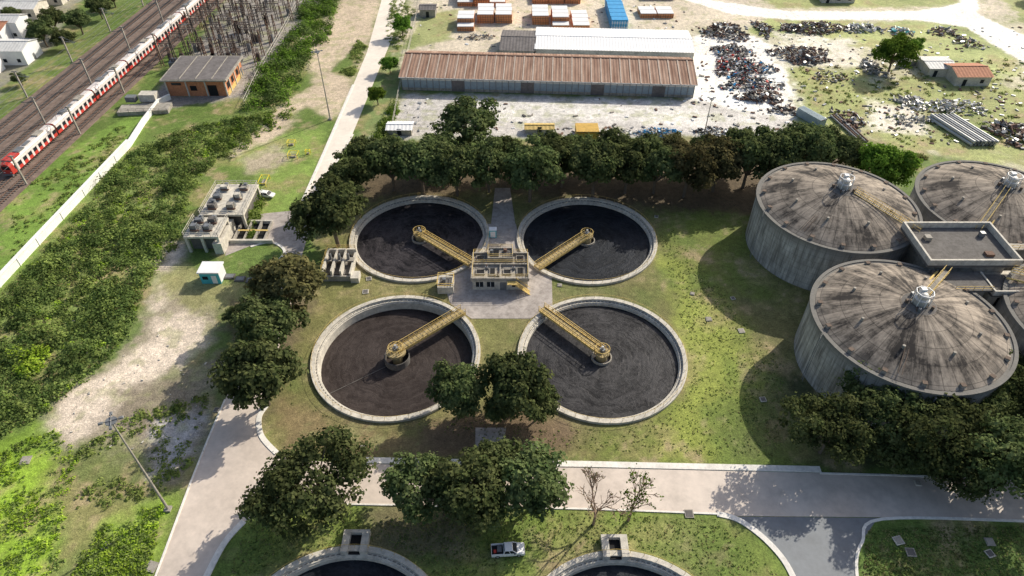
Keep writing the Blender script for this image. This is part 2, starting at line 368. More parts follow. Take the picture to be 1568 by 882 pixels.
for zi,z in enumerate(zones):
    poly=z[0] if len(z)==5 else PL(z[0]); col,soft,wp=z[1:4]
    px=[p[0] for p in poly];py=[p[1] for p in poly]; mg=wp+soft+3
    k=np.where((X>min(px)-mg)&(X<max(px)+mg)&(Y>min(py)-mg)&(Y<max(py)+mg))[0]
    if k.size==0: continue
    x=X[k];y=Y[k]
    d=sdf(poly,x,y)+(fbm(x,y,9,zi*3+1)-.5)*2*wp+(fbm(x,y,1.6,zi+91,2)-.5)*soft*1.6
    w=1/(1+np.exp(np.clip(d/(soft*.35),-30,30)))
    base[k]=base[k]*(1-w[:,None])+np.array(col)*w[:,None]
g=base[:,1]-base[:,0]; veg=np.clip(g/.03+.6,0,1)
n=fbm(X,Y,14,501);n2=fbm(X,Y,4.5,611);n3=fbm(X,Y,1.5,733,3);n4=fbm(X,Y,2.6,877,4)
dry=np.clip((n2*.6+n*.4-.5)*7,0,1)*veg*.55
base=base*(1-dry[:,None])+np.array((.31,.265,.115))*dry[:,None]
bare=np.clip((n3*.5+n2*.5-.58)*9,0,1)*.6*veg
base=base*(1-bare[:,None])+np.array((.36,.27,.17))*bare[:,None]
lush=np.clip((.42-n)*8,0,1)*.4*(veg>.5)
base=base*(1-lush[:,None])+np.array((.11,.19,.035))*lush[:,None]
spr=np.clip((n4-.56)*10,0,1)*(1-veg)*.45*(base[:,0]<.8)*(base[:,0]>.2)
base=base*(1-spr[:,None])+np.array((.30,.32,.13))*spr[:,None]
base*=(.82+.36*n3)[:,None]*(.82+.36*n)[:,None]
for cx,cy,_,_ in TANKS:
    r=np.sqrt((X-cx)**2+(Y-cy)**2); w=np.exp(-np.clip(r-16.3,0,9)/1.6)*np.clip(n2*2.2-.5,0,1)*.6
    base=base*(1-w[:,None])+np.array((.30,.23,.14))*w[:,None]
nx,ny=len(gx),len(gy); idx=np.arange(nx*ny).reshape(ny,nx)
q=np.stack([idx[:-1,:-1],idx[:-1,1:],idx[1:,1:],idx[1:,:-1]],-1).reshape(-1,4)
q=q[~inside[q].all(axis=1)]
def npmesh(name,verts,quads,mats,mi=None):
    me=bpy.data.meshes.new(name); me.vertices.add(len(verts)); me.vertices.foreach_set('co',np.asarray(verts,dtype=np.float32).ravel())
    nq=len(quads); me.loops.add(nq*4); me.loops.foreach_set('vertex_index',np.asarray(quads,dtype=np.int32).ravel())
    me.polygons.add(nq); me.polygons.foreach_set('loop_start',np.arange(0,nq*4,4,dtype=np.int32))
    for mt in mats: me.materials.append(mt)
    if mi is not None: me.polygons.foreach_set('material_index',np.asarray(mi,dtype=np.int32))
    me.update(calc_edges=True); return me
m,nt,b=newmat('ground_mix'); at=nd(nt,'ShaderNodeAttribute',attribute_name='zone'); v=objvec(nt)
a1=noise(nt,v,.9,6,.7);a2=noise(nt,v,3.2,4,.7);a3=noise(nt,v,.07,3)
s=math_(nt,'MULTIPLY',ramp(nt,a1,.3,.7,.68,1.32),ramp(nt,a2,.3,.7,.6,1.4)); s=math_(nt,'MULTIPLY',s,ramp(nt,a3,.3,.7,.9,1.1))
cc=nd(nt,'ShaderNodeCombineColor')
for i in range(3): nt.links.new(s,cc.inputs[i])
nt.links.new(mul(nt,at.outputs['Color'],cc.outputs[0]),b.inputs['Base Color']); b.inputs['Roughness'].default_value=.8
b.inputs['Specular IOR Level'].default_value=.2
bump(nt,b,math_(nt,'ADD',a1,a2),.5,.2); GMAT=m
me=npmesh('ground',np.stack([X,Y,np.zeros_like(X)],-1),q,[GMAT])
ca=me.color_attributes.new('zone','FLOAT_COLOR','POINT')
ca.data.foreach_set('color',np.concatenate([np.clip(base,0,.88),np.ones((X.size,1))],1).astype(np.float32).ravel())
link(bpy.data.objects.new('ground',me))
# ------------------------------------------------------------ roads
mb=MB(); mb.prism(PL([(235,900),(262,820),(290,745),(320,670),(345,612),(385,520),(420,440),(436,395),(458,400),(445,470),(425,540),(405,600),(397,640),(402,670),(424,697),(450,704),(545,710),(700,713),(900,716),(1255,724),(1400,728),(1568,735),(1750,742),(1750,803),(1568,795),(1345,792),(1130,790),(1100,786),(880,778),(530,771),(420,777),(375,798),(345,832),(308,900)]),-.05,.03,ROADC); mb.obj('concrete_road')
mb=MB(); mb.prism(PL([(1130,791),(1344,793),(1318,830),(1310,860),(1314,910),(1235,910),(1200,860),(1165,820)]),-.05,.034,ASPH); mb.obj('asphalt_road')
mb=MB(); mb.prism(PL([(455,327),(480,322),(505,265),(540,205),(575,120),(600,60),(628,-20),(663,-120),(640,-120),(590,-20),(562,80),(541,130),(500,225)]),-.05,.026,ROADD); mb.obj('gravel_road')
mb=MB(); mb.prism(PL([(394,328),(455,322),(480,316),(476,345),(460,400),(436,398),(437,384),(428,374),(400,370),(345,392),(352,345)]),-.05,.03,PLAZA); mb.obj('paved_yard')
mb=MB(); mb.prism(PL([(748,343),(790,343),(800,392),(845,425),(846,470),(812,488),(722,488),(690,466),(678,430),(722,398)]),-.05,.05,PLAZA); mb.obj('concrete_pavement')
mb=MB(); mb.prism(PL([(758,288),(781,288),(789,343),(752,343)]),-.05,.04,PLAZA); mb.prism(PL([(728,655),(775,655),(768,705),(728,705)]),-.05,.04,PLAZA); mb.obj('footpath')
mb=MB()
for pts,w in (([(408,622),(397,640),(401,668),(424,694)],.9),([(374,798),(345,830),(318,880),(310,900)],1.0),([(530,772),(880,779),(1098,787)],.3),([(1098,787),(1130,796),(1167,822),(1200,858),(1222,900)],.9),
              ([(1750,806),(1568,798),(1350,795),(1320,830),(1311,860),(1314,900)],.45),([(345,612),(320,670),(290,745),(262,820),(232,900)],.3),([(384,378),(412,371),(428,376),(436,386),(428,398)],.6),
              ([(455,327),(500,225),(541,130)],.7),([(480,325),(505,268),(541,206)],.4),([(1255,725),(1400,729),(1750,742)],.3)):
    mb.ribbon(curve(PL(pts)),w,-.05,.14,KERB)
mb.obj('kerb')
mb=MB(); mb.ribbon(PL([(556,705),(700,708),(900,711),(1256,719)]),1.15,-.05,.15,KERB)
mb.obj('pavement')
mb=MB(); wl=PL([(-140,595),(0,440),(60,375),(130,300),(200,225)]); mb.ribbon(wl,.35,-.1,2.2,WALLW); mb.ribbon(wl,.95,2.2,2.35,WALLW)
for a,b_ in zip(wl[:-1],wl[1:]):
    L=math.dist(a,b_);n=int(L/7)
    for k in range(n): t=k/n; mb.box(a[0]+(b_[0]-a[0])*t,a[1]+(b_[1]-a[1])*t,-.1,.6,.3,2.29,WALLW)
mb.obj('boundary_wall')
mb=MB(); wl=PL([(200,225),(222,190),(245,160),(262,152)]); mb.ribbon(wl,.35,-.1,1.6,WALLW); mb.ribbon(wl,.8,1.6,1.75,WALLW); mb.obj('boundary_wall')
mb=MB(); mb.ribbon(PL([(185,172),(262,168)]),5,-.05,1.2,CONC); mb.rail([(*p,1.2) for p in PL([(188,178),(258,176)])],1.1,CONCD); mb.box(*P(232,158),1.2,5,3,2.2,CONCL); mb.box(*P(205,160),1.2,3,2,1.6,STEEL); mb.obj('loading_platform')
# ------------------------------------------------------------ sedimentation tanks
for i,(cx,cy,sm,wz) in enumerate(TANKS):
    e=empty('sedimentation_tank',(cx,cy,0)); o=(cx,cy,0)
    mb=MB(o); fl=wz-.5
    mb.lathe(cx,cy,[(TR,-.2),(TR,.55),(15.65,.55),(15.65,.1),(15.1,.1),(15.1,-.15),(14.9,-.15),(14.9,fl)],CONCL,96); mb.obj('rim_wall',e,True)
    mb=MB(o); mb.lathe(cx,cy,[(14.9,wz),(12,wz),(8,wz),(4,wz),(.01,wz)],sm,96); mb.obj('water',e)
    mb=MB(o)
    for k in range(48):
        t=2*math.pi*k/48; t2=2*math.pi*(k+1)/48; a=(cx+16.2*math.cos(t),cy+16.2*math.sin(t),.55); b_=(cx+16.2*math.cos(t2),cy+16.2*math.sin(t2),.55)
        mb.tube(a,(a[0],a[1],1.5),.035,YEL,4); mb.tube((a[0],a[1],1.5),(b_[0],b_[1],1.5),.03,YEL,4)
    mb.obj('handrail',e)
    mb=MB(o)
    for k in range(120):
        t=2*math.pi*k/120; mb.box(cx+15.38*math.cos(t),cy+15.38*math.sin(t),.1,.06,.5,.12,CONCD,t)
    mb.obj('weir',e)
    d=Vector([(15.5,-13.5,0),(-15,-14.5,0),(15.2,13.5,0),(-13.5,14.5,0),(5,-14,0),(-5,-14,0)][i]).normalized()
    n_=Vector((-d.y,d.x,0)); c0=Vector((cx,cy,0)); ang=math.atan2(d.y,d.x)
    mb=MB(o); L=16.8; mid=c0+d*(L/2)
    mb.box(mid.x,mid.y,1.0,L,1.5,.12,DECKY,ang)
    for sgn in(-1,1):
        q=mid+n_*sgn*.82; mb.box(q.x,q.y,.75,L,.16,.55,YEL,ang)
        a=c0+n_*sgn*.82; 
        for k in range(15):
            p=a+d*(L*k/14); mb.tube((p.x,p.y,1.2),(p.x,p.y,2.25),.06,YEL,4)
        for zz in(1.7,2.25): mb.tube(a+Vector((0,0,zz)),a+d*L+Vector((0,0,zz)),.06,YEL,4)
    for k in range(17):
        q=c0+d*(.5+k*.96); mb.box(q.x,q.y,1.121,.12,1.45,.03,CONCD,ang)
    mb.obj('scraper_bridge',e)
    mb=MB(o)
    if i==2:
        mb.lathe(cx,cy,[(1.0,wz-.2),(1.0,.4),(1.9,.6),(1.9,1.1),(.01,1.12)],DECKY,32); mb.lathe(cx,cy,[(2.5,wz-.1),(2.5,wz+1.6),(2.35,wz+1.6),(2.35,wz-.1)],CONCD,32)
    else:
        mb.lathe(cx,cy,[(2.0,wz-.2),(2.0,wz+.55),(1.8,wz+.55),(1.8,wz-.1)],CONC,32); mb.lathe(cx,cy,[(1.1,wz-.2),(1.1,.9),(1.5,.95),(1.5,1.12),(.01,1.13)],DECKY,24)
    for k in range(14):
        t=2*math.pi*k/14; p=(cx+1.45*math.cos(t),cy+1.45*math.sin(t)); t2=t+2*math.pi/14; p2=(cx+1.45*math.cos(t2),cy+1.45*math.sin(t2))
        mb.tube((*p,1.1),(*p,2.2),.06,YEL,4); mb.tube((*p,2.2),(*p2,2.2),.06,YEL,4)
    mb.box(cx,cy,1.13,1.0,.8,.9,STEEL,ang); mb.tube((cx,cy,2.0),(cx,cy,2.7),.25,ALU,8)
    mb.obj('centre_well',e)
    if i in(2,):
        mb=MB(o); d2=Vector((-.82,-.57,0)); q=c0+d2*8; mb.box(q.x,q.y,wz+.02,13,.12,.08,CONCD,math.atan2(d2.y,d2.x)); mb.obj('skimmer_arm',e)
    if i>=4:
        mb=MB(o); x=cx if i==4 else cx-.1
        mb.bb(x-2.0,x-.9,cy+15.2,cy+18.3,-.1,1.1,CONCL); mb.bb(x+.9,x+2.0,cy+15.2,cy+18.3,-.1,1.1,CONCL); mb.bb(x-2.0,x+2.0,cy+18.3,cy+18.8,-.1,1.1,CONCL); mb.bb(x-.9,x+.9,cy+15.2,cy+18.3,-.1,.3,DARK)
        mb.obj('inlet_box',e)
# ------------------------------------------------------------ pump house
e=empty('pump_house',(-2.5,114,0)); o=(-2.5,114,0)
mb=MB(o); mb.bb(-8.5,3.4,109.3,117.5,-.1,2.7,CONCL); mb.obj('walls',e,bevel=.04)
mb=MB(o); mb.bb(-8.8,3.7,109.0,117.8,2.7,3.0,CONC)
for x0,x1,y0,y1 in((-8.8,-8.5,109,117.8),(3.4,3.7,109,117.8),(-8.5,3.4,109,109.3),(-8.5,3.4,117.5,117.8)): mb.bb(x0,x1,y0,y1,3.0,3.6,CONC)
mb.bb(-8.5,3.4,113.8,114.1,3.0,3.5,CONC); mb.bb(-2.7,-2.4,109.3,113.8,3.0,3.5,CONC)
for x,y,w_,d_ in((-6.8,111.6,2,1.6),(-4.2,111.6,1.4,2.4),(-1,111.6,1.8,1.6),(1.8,111.8,1.6,2.4),(-7,116,1.8,2),(1.8,116,1.8,2)): mb.box(x,y,3.02,w_,d_,.3,CONC); mb.box(x,y,3.32,w_-.4,d_-.4,.06,DARK)
for x,y in((-5.5,112.7),(.4,112.6),(-3,110.2),(2.2,114.8),(-7.8,114.9)): mb.tube((x,y,3.0),(x,y,4.3),.12,RUST,6); mb.box(x,y,3.0,.6,.6,.7,STEEL)
mb.obj('roof',e)
mb=MB(o); mb.bb(-5.4,.2,115.0,118.6,3.0,3.9,CONC); 
for x0,x1,y0,y1 in((-5.4,-5.2,115.0,118.6),(0,.2,115.0,118.6),(-5.2,0,115.0,115.2),(-5.2,0,118.4,118.6)): mb.bb(x0,x1,y0,y1,3.9,4.3,CONC)
mb.bb(-4.9,-2.9,115.5,118.2,3.9,3.96,DARK); mb.bb(-2.2,-.4,115.5,118.2,3.9,3.96,CONCD)
mb.tube((-4.5,117,3.9),(-4.5,117,4.9),.35,STEEL,8);mb.tube((-1.5,117.6,3.9),(-1.5,117.6,4.7),.4,RUST,8)
mb.rail([(-8.5,109.2,3.6),(3.4,109.2,3.6),(3.4,117.6,3.6),(.4,117.6,3.6)],1,YEL); mb.rail([(-8.5,109.2,3.6),(-8.5,117.6,3.6),(-5.6,117.6,3.6)],1,YEL); mb.rail([(-5.3,115.1,4.3),(.1,115.1,4.3),(.1,118.5,4.3),(-5.3,118.5,4.3),(-5.3,115.1,4.3)],1,YEL); mb.rail([(-8.5,114,3.5),(3.4,114,3.5)],1,YEL)
mb.obj('upper_deck',e)
mb=MB(o)
for x in(-7,-4.6,.8): mb.bb(x-.8,x+.8,109.26,109.32,.9,2.3,GLASS); mb.bb(x-.9,x+.9,109.2,109.3,.75,.9,CONCL); mb.bb(x-.04,x+.04,109.2,109.25,.9,2.3,WHITE)
mb.bb(-2.6,-1.2,109.26,109.33,.05,2.2,STEEL); mb.obj('windows_and_door',e)
mb=MB(o)
for k in range(12): mb.bb(.9+k*.24,1.14+k*.24,107.7,108.8,2.8-k*.24,2.92-k*.24,YEL)
for yy in(107.65,108.85): mb.tube((.8,yy,3.9),(3.9,yy,1.1),.06,YEL,4); mb.tube((.8,yy,2.8),(3.9,yy,.0),.12,YEL,4)
mb.bb(-1,.9,107.7,108.95,2.8,2.92,YEL); mb.obj('stairs',e)
e=empty('valve_chamber',(-14.2,109.5,0)); mb=MB((-14.2,109.5,0)); mb.bb(-16,-12.6,108,111.6,-.1,1.9,CONCL); mb.bb(-15.6,-13,108.4,111.2,1.9,2.0,CONCD); mb.obj('chamber',e,bevel=.04)
mb=MB((-14.2,109.5,0)); mb.rail([(-16,108,1.9),(-12.6,108,1.9),(-12.6,111.6,1.9),(-16,111.6,1.9),(-16,108,1.9)],1.1,YEL,1.2,.07); mb.box(-14.6,109.8,2.0,.7,.7,.9,STEEL); mb.obj('handrail',e)
x,y=P(755,362); e=empty('control_kiosk',(x,y,0)); mb=MB((x,y,0)); mb.box(x,y,-.1,1.6,1.2,2.3,TEAL); mb.box(x,y,2.2,1.8,1.4,.12,WHITE); mb.box(x,y-.62,.2,1.2,.04,1.7,WHITE); mb.obj('cabinet',e,bevel=.03)
# ------------------------------------------------------------ digesters
DIG=[(72,124.3),(72.4,87.9),(108.4,125),(109,88)]
TWR=(90.5,106.5)
for i,(cx,cy) in enumerate(DIG):
    e=empty('sludge_digester',(cx,cy,0)); o=(cx,cy,0); R=17
    mb=MB(o); mb.lathe(cx,cy,[(R,-.2),(R,11.6),(R+.35,11.7),(R+.35,12.1),(R-.3,12.1),(R-.3,11.9),(R-.7,11.9)],DWALL,96); mb.obj('tank_wall',e,True)
    pr=[(R-.7,11.95)]+[((R-.8)*(1-k/10)+.6*k/10,12.0+4.4*(1-((1-k/10)**1.6))) for k in range(0,11)]
    mb=MB(o); mb.lathe(cx,cy,pr,DOME,80); mb.obj('dome_roof',e,True)
    mb=MB(o)
    for k in range(16):
        t=2*math.pi*(k+.3)/16
        x=cx+(R-1.3)*math.cos(t);y=cy+(R-1.3)*math.sin(t); mb.box(x,y,12.1,.7,.7,.55,CONC,t); mb.box(x,y,12.65,.8,.8,.12,VENTM,t)
    for k in range(8):
        t=2*math.pi*(k)/8+.2; x=cx+10.5*math.cos(t);y=cy+10.5*math.sin(t); mb.tube((x,y,14),(x,y,14.85),.26,CONC,8)
    mb.obj('roof_vents',e)
    mb=MB(o); mb.lathe(cx,cy,[(2.9,15.2),(2.9,16.2),(1.5,16.4),(1.5,16.6)],CONCD,24); mb.lathe(cx,cy,[(1.3,16.4),(1.3,17.6),(.9,17.8),(.9,18.4),(.55,18.7),(.01,18.8)],ALU,20)
    for k in range(8):
        t=2*math.pi*k/8; mb.tube((cx+1.5*math.cos(t),cy+1.5*math.sin(t),16.6),(cx+1.5*math.cos(t),cy+1.5*math.sin(t),19.1),.07,WHITE,4)
        t2=t+math.pi/4; mb.tube((cx+1.5*math.cos(t),cy+1.5*math.sin(t),19.1),(cx+1.5*math.cos(t2),cy+1.5*math.sin(t2),19.1),.07,WHITE,4)
    for k in range(5):
        t=2*math.pi*k/5+.5; x,y=cx+2.2*math.cos(t),cy+2.2*math.sin(t); mb.box(x,y,16.2,.5,.5,.8,STEEL if k%2 else VENTM,t)
    mb.box(cx+.2,cy+.9,18.2,.9,.8,.9,WHITE); mb.tube((cx-1,cy-1,16.5),(cx-1.8,cy-3.5,15.7),.15,VENTM,6); mb.obj('gas_cupola',e,True)
    d=Vector((TWR[0]-cx,TWR[1]-cy,0)).normalized(); n_=Vector((-d.y,d.x,0)); mb=MB(o)
    a=Vector((cx,cy,0))+d*2.5+Vector((0,0,16.4)); b_=Vector((cx,cy,0))+d*17.2+Vector((0,0,13.4))
    for s_ in(-.5,.5):
        for zz in(0,.55,1.1): mb.tube(a+n_*s_+Vector((0,0,zz)),b_+n_*s_+Vector((0,0,zz)),.08 if zz==0 else .045,YEL,4)
        for k in range(11):
            p=a.lerp(b_,k/10)+n_*s_; mb.tube(p,p+Vector((0,0,1.1)),.045,YEL,4)
    for k in range(40):
        p=a.lerp(b_,k/40); mtx=Matrix.Translation(p)@Matrix.Rotation(math.atan2(d.y,d.x),4,'Z'); mb.mbox(mtx,.2,1.0,.05,CONC)
    mb.tube(a+n_*1.4-Vector((0,0,.6)),b_+n_*1.4-Vector((0,0,1.0)),.2,YEL,8)
    d3=Vector((-d.x,d.y,0)) if i!=1 else Vector((-.5,-.86,0)); pa=Vector((cx,cy,0))+d3*3+Vector((0,0,16.0)); pb_=Vector((cx,cy,0))+d3*15.8+Vector((0,0,12.5)); n3_=Vector((-d3.y,d3.x,0))
    for s_ in(-.3,.3): mb.tube(pa+n3_*s_,pb_+n3_*s_+Vector((0,0,.5)),.07,VENTM,4)
    mb.obj('walkway',e)
    if i in(0,1):
        mb=MB(o); mb.tube((cx-3,cy-R-.4,0),(cx-3,cy-R-.4,11.5),.15,STEEL,6)
        for s_ in(-.3,.3): mb.tube((cx-R-.5,cy-4+s_,0),(cx-R-.5,cy-4+s_,13),.05,STEEL,4)
        for k in range(30): mb.tube((cx-R-.5,cy-4.3,.4+k*.42),(cx-R-.5,cy-3.7,.4+k*.42),.03,STEEL,4)
        mb.obj('drain_pipe_and_ladder',e)
tx,ty=TWR; e=empty('digester_service_tower',(tx,ty,0)); o=(tx,ty,0)
mb=MB(o); mb.box(tx,ty+1,-.1,14,10,13.4,CONC); mb.box(tx-2.5,ty-7,-.1,6,6,12,CONC); mb.box(tx+5.5,ty-7,-.1,8.4,7,11.05,CONCL); mb.bb(tx+3,tx+4.2,ty-10.56,ty-10.5,8,10.2,DARK); mb.bb(tx+6.5,tx+7.7,ty-10.56,ty-10.5,4,6,DARK); mb.obj('shaft',e,bevel=.05)
mb=MB(o)
mb.box(tx-.5,ty+1,13.3,18,12.5,.5,CONCD)
for x0,x1,y0,y1 in((-9.5,8.5,6.85,7.25),(-9.5,8.5,-5.25,-4.85),(-9.5,-9.1,-4.85,6.85),(8.1,8.5,-4.85,6.85)): mb.bb(tx+x0,tx+x1,ty+y0,ty+y1,13.8,15.1,CONCL)
mb.box(tx+5.5,ty-8.2,10.96,9,6,.5,CONCD); mb.box(tx-3,ty-8.2,12,8,5.5,.4,CONCD)
for x0,x1,y0,y1 in((1,10,-11.4,-11.1),(1,1.3,-11.1,-5.6),(9.7,10,-11.1,-5.6)): mb.bb(tx+x0,tx+x1,ty+y0,ty+y1,11.46,12.6,CONCL)
mb.box(tx+12,ty+2,12.4,6,2,.3,CONC); mb.obj('deck',e)
mb=MB(o); mb.rail([(tx-6.5,ty-11,12.4),(tx+.5,ty-11,12.4)],1.1,YEL,1.5); mb.box(tx-6,ty+3,13.8,1.2,1.2,.8,CONC); mb.box(tx+4,ty-2,13.8,1.6,1.2,.5,RUST); mb.box(tx+5.5,ty+4,13.8,.9,.9,1.0,STEEL)
mb.rail([(tx+9,ty+1,12.7),(tx+15,ty+1,12.7)],1.1,YEL,1.5)
for k in range(16):
    mb.box(tx+11.2,ty-4-k*.42,12.3-k*.42,1.1,.4,.08,YEL)
for s_ in(-.55,.55): mb.tube((tx+11.2+s_,ty-4,13.4),(tx+11.2+s_,ty-10.5,6.9),.06,YEL,4); mb.tube((tx+11.2+s_,ty-4,12.3),(tx+11.2+s_,ty-10.5,5.8),.09,YEL,4)
for k in range(5): mb.tube((tx-9+k*.8,ty-5.6,4),(tx-9+k*.8,ty-5.6,13),.15,STEEL,6)
mb.obj('stairs_railings_and_pipes',e)
# ------------------------------------------------------------ trees
def leafquads(c,nrm,size,rng):
    n=len(c); nrm=nrm+rng.normal(0,.45,(n,3)); nrm/=np.linalg.norm(nrm,axis=1)[:,None]+1e-9
    r=rng.normal(0,1,(n,3)); u=np.cross(nrm,r); u/=np.linalg.norm(u,axis=1)[:,None]+1e-9; w=np.cross(nrm,u)
    s=size[:,None]
    v=np.stack([c-u*s*.5-w*s*.25,c+u*s*.1-w*s*.5,c+u*s*.55+w*s*.15,c-u*s*.1+w*s*.5],1)
    v[:,1]+=nrm*s*.12; v[:,3]-=nrm*s*.1
    return v.reshape(-1,3)
def make_tree_mesh(name,seed,leaf,R=6.0,Ht=9.5,nl=46,per=190,bark=BARK,flat=.75,ls=.44,rl=(.15,.29)):
    rng=np.random.default_rng(seed); rs=random.Random(seed)
    mb=MB(); th=Ht*.3
    mb.tube((0,0,-.2),(.15,.1,th),.32,bark,8,.24)
    zc=Ht*.60; lobes=[]
    asx=rs.uniform(.85,1.12); asy=rs.uniform(.85,1.12); p1=rs.uniform(0,6.28); p2=rs.uniform(0,6.28)
    for k in range(nl):
        ph=k*2.39996+rs.uniform(-.5,.5); zz=1-(k+.5)/nl*1.45
        rr=math.sqrt(max(0,1-zz*zz)); j=rs.uniform(.45,1.0)*(1+.14*math.sin(2*ph+p1)+.1*math.sin(3*ph+p2))
        c=(R*.8*rr*j*math.cos(ph)*asx,R*.8*rr*j*math.sin(ph)*asy,zc+zz*j*Ht*.34+rs.uniform(-.6,.6))
        lobes.append((c,R*rs.uniform(*rl)))
    for k,(c,r) in enumerate(lobes):
        if k%3==0:
            m1=(c[0]*.45,c[1]*.45,th+(c[2]-th)*.55); mb.tube((.1,.1,th*.8),m1,.17,bark,5,.11); mb.tube(m1,c,.11,bark,5,.03)
    V=[]
    for c,r in lobes:
        n=int(per*(r/(R*.22))**2); d=rng.normal(0,1,(n,3)); d/=np.linalg.norm(d,axis=1)[:,None]; d[:,2]=np.where(d[:,2]<-.35,-d[:,2],d[:,2])
        q=rng.uniform(.6,1.15,n); lump=1+.25*np.sin(d[:,0]*7+c[0])*np.sin(d[:,1]*6+c[1])
        pos=np.array(c)+d*(r*q*lump)[:,None]*np.array((1,1,flat)); V.append(leafquads(pos,d+np.array((0,0,.4)),rng.uniform(.5,1.35,n)*ls,rng))
    V=np.concatenate(V); k0=len(mb.v)
    verts=np.concatenate([np.array([tuple(a) for a in mb.v]),V]); nq=len(V)//4
    me=bpy.data.meshes.new(name)
    faces=mb.f+[tuple(x) for x in (np.arange(nq*4).reshape(-1,4)+k0).tolist()]
    me.from_pydata(verts.tolist(),[],faces); me.materials.append(bark); me.materials.append(leaf)
    me.polygons.foreach_set('material_index',[0]*len(mb.f)+[1]*nq); me.update(); return me
TM=[make_tree_mesh('tree_mesh_%d'%k,100+k,LEAF) for k in range(6)]
TB=[make_tree_mesh('tree_mesh_b%d'%k,200+k,LEAFB,per=160) for k in range(2)]
TG=[make_tree_mesh('tree_mesh_g%d'%k,300+k,LEAFG) for k in range(2)]
TN=[make_tree_mesh('tree_mesh_t%d'%k,400+k,LEAF,per=115,nl=42) for k in range(3)]
TBIG=[make_tree_mesh('tree_mesh_big%d'%k,500+k,LEAF,R=9,Ht=12.5,nl=75,per=210,ls=.46,rl=(.11,.22)) for k in range(3)]
tc=[0]
def tree(px,py,rpx,kind=TM,hs=1.0,name='broadleaf_tree'):
    R0=9. if kind is TBIG else 6.; H0=12.5 if kind is TBIG else 9.5
    hc=5.5
    for _ in range(3):
        t=(H-hc)/(F*S+(py-441)*C); r=rpx*t; sc=r/R0; hc=H0*.6*sc*hs
    x,y=P(px,py,hc); o=link(bpy.data.objects.new(name,kind[tc[0]%len(kind)])); tc[0]+=1
    o.location=(x,y,0); o.scale=(sc*1.05,sc*1.05,sc*hs); o.rotation_euler[2]=random.uniform(0,6.28); return o
for a in [(560,238,38),(597,246,50),(645,254,48),(698,256,48),(748,252,46),(812,260,54),(862,246,44),(912,254,54),(962,252,48),(1008,252,48),(1056,254,52),(1102,248,50),(1150,240,52),(1195,232,52),(1240,226,50),(1278,230,42),(785,238,36),(530,274,44),(507,324,62),(670,230,38),(1130,228,38),(840,228,34),(940,228,34),(885,232,34),(985,232,34),(1030,232,34),(1080,232,34)]:
    tree(*a,kind=TM if random.random()<.85 else TB,hs=1.15)
tree(660,240,30,TG,1.2)
tree(715,190,53,TM,.9)
tree(1352,256,48,TG)
tree(1310,242,28,TM)
tree(440,434,68,TB);tree(410,497,58,TM,1.1);tree(394,575,68,TM,1.1);tree(360,480,18,TM)
tree(706,598,50,TM,1.15);tree(793,586,60,TM,1.2);tree(826,618,38,TM);tree(765,625,30,TM)
tree(478,738,98,TBIG);tree(425,765,46,TM);tree(642,745,66,TN);tree(712,745,72,TN,1.05);tree(818,740,70,TN);tree(765,708,52,TN);tree(745,770,44,TN)
for a in [(1275,655,76),(1350,615,76),(1440,660,88),(1385,690,60),(1500,605,68),(1560,590,66),(1550,700,90),(1480,722,60),(1650,650,90),(1530,560,46)]: tree(*a,kind=TBIG,hs=1.05)
for a in [(615,38,19),(596,98,15),(577,145,18),(62,48,26),(95,58,18),(118,30,24),(80,28,22),(150,10,20),(170,-8,20),(30,120,12),(15,20,14),(1372,80,34),(1400,70,16)]: tree(*a,kind=TG if a[0]>500 else TM)
for a in [(-60,60,20),(-40,-30,20),(60,-40,20),(500,-60,18),(720,-50,16),(1000,-60,16),(1300,-50,18),(1600,-20,22),(1640,120,24),(1700,300,30)]: tree(*a,kind=TM)
def bare(px,py,h,seed,leafy=0):
    rs=random.Random(seed); rng=np.random.default_rng(seed); x,y=P(px,py); mb=MB((x,y,0)); tips=[]
    def br(p,d,L,r,dep):
        q=p+d*L; mb.tube(p,q,max(r,.035),BARKL,5,max(r*.65,.03),False)
        if dep==0: tips.append(q); return
        for k in range(3):
            nd_=(d+Vector((rs.uniform(-.8,.8),rs.uniform(-.8,.8),rs.uniform(-.1,.5)))).normalized(); br(q,nd_,L*rs.uniform(.62,.88),r*.62,dep-1)
    br(Vector((x,y,-.1)),Vector((.05,0,1)),h*.28,.26,5)
    if leafy:
        T=np.array([tuple(t) for t in tips]); T=T[rng.integers(0,len(T),leafy)]+rng.normal(0,.35,(leafy,3)); V=leafquads(T,rng.normal(0,1,(leafy,3)),rng.uniform(.2,.45,leafy),rng)
        mb.add([tuple(a) for a in V.tolist()],[(4*i,4*i+1,4*i+2,4*i+3) for i in range(leafy)],LEAFG if seed==5 else LEAFB)
    mb.obj('bare_tree')
bare(908,803,12,3,60); bare(962,797,9,5,300); bare(684,792,9,9)
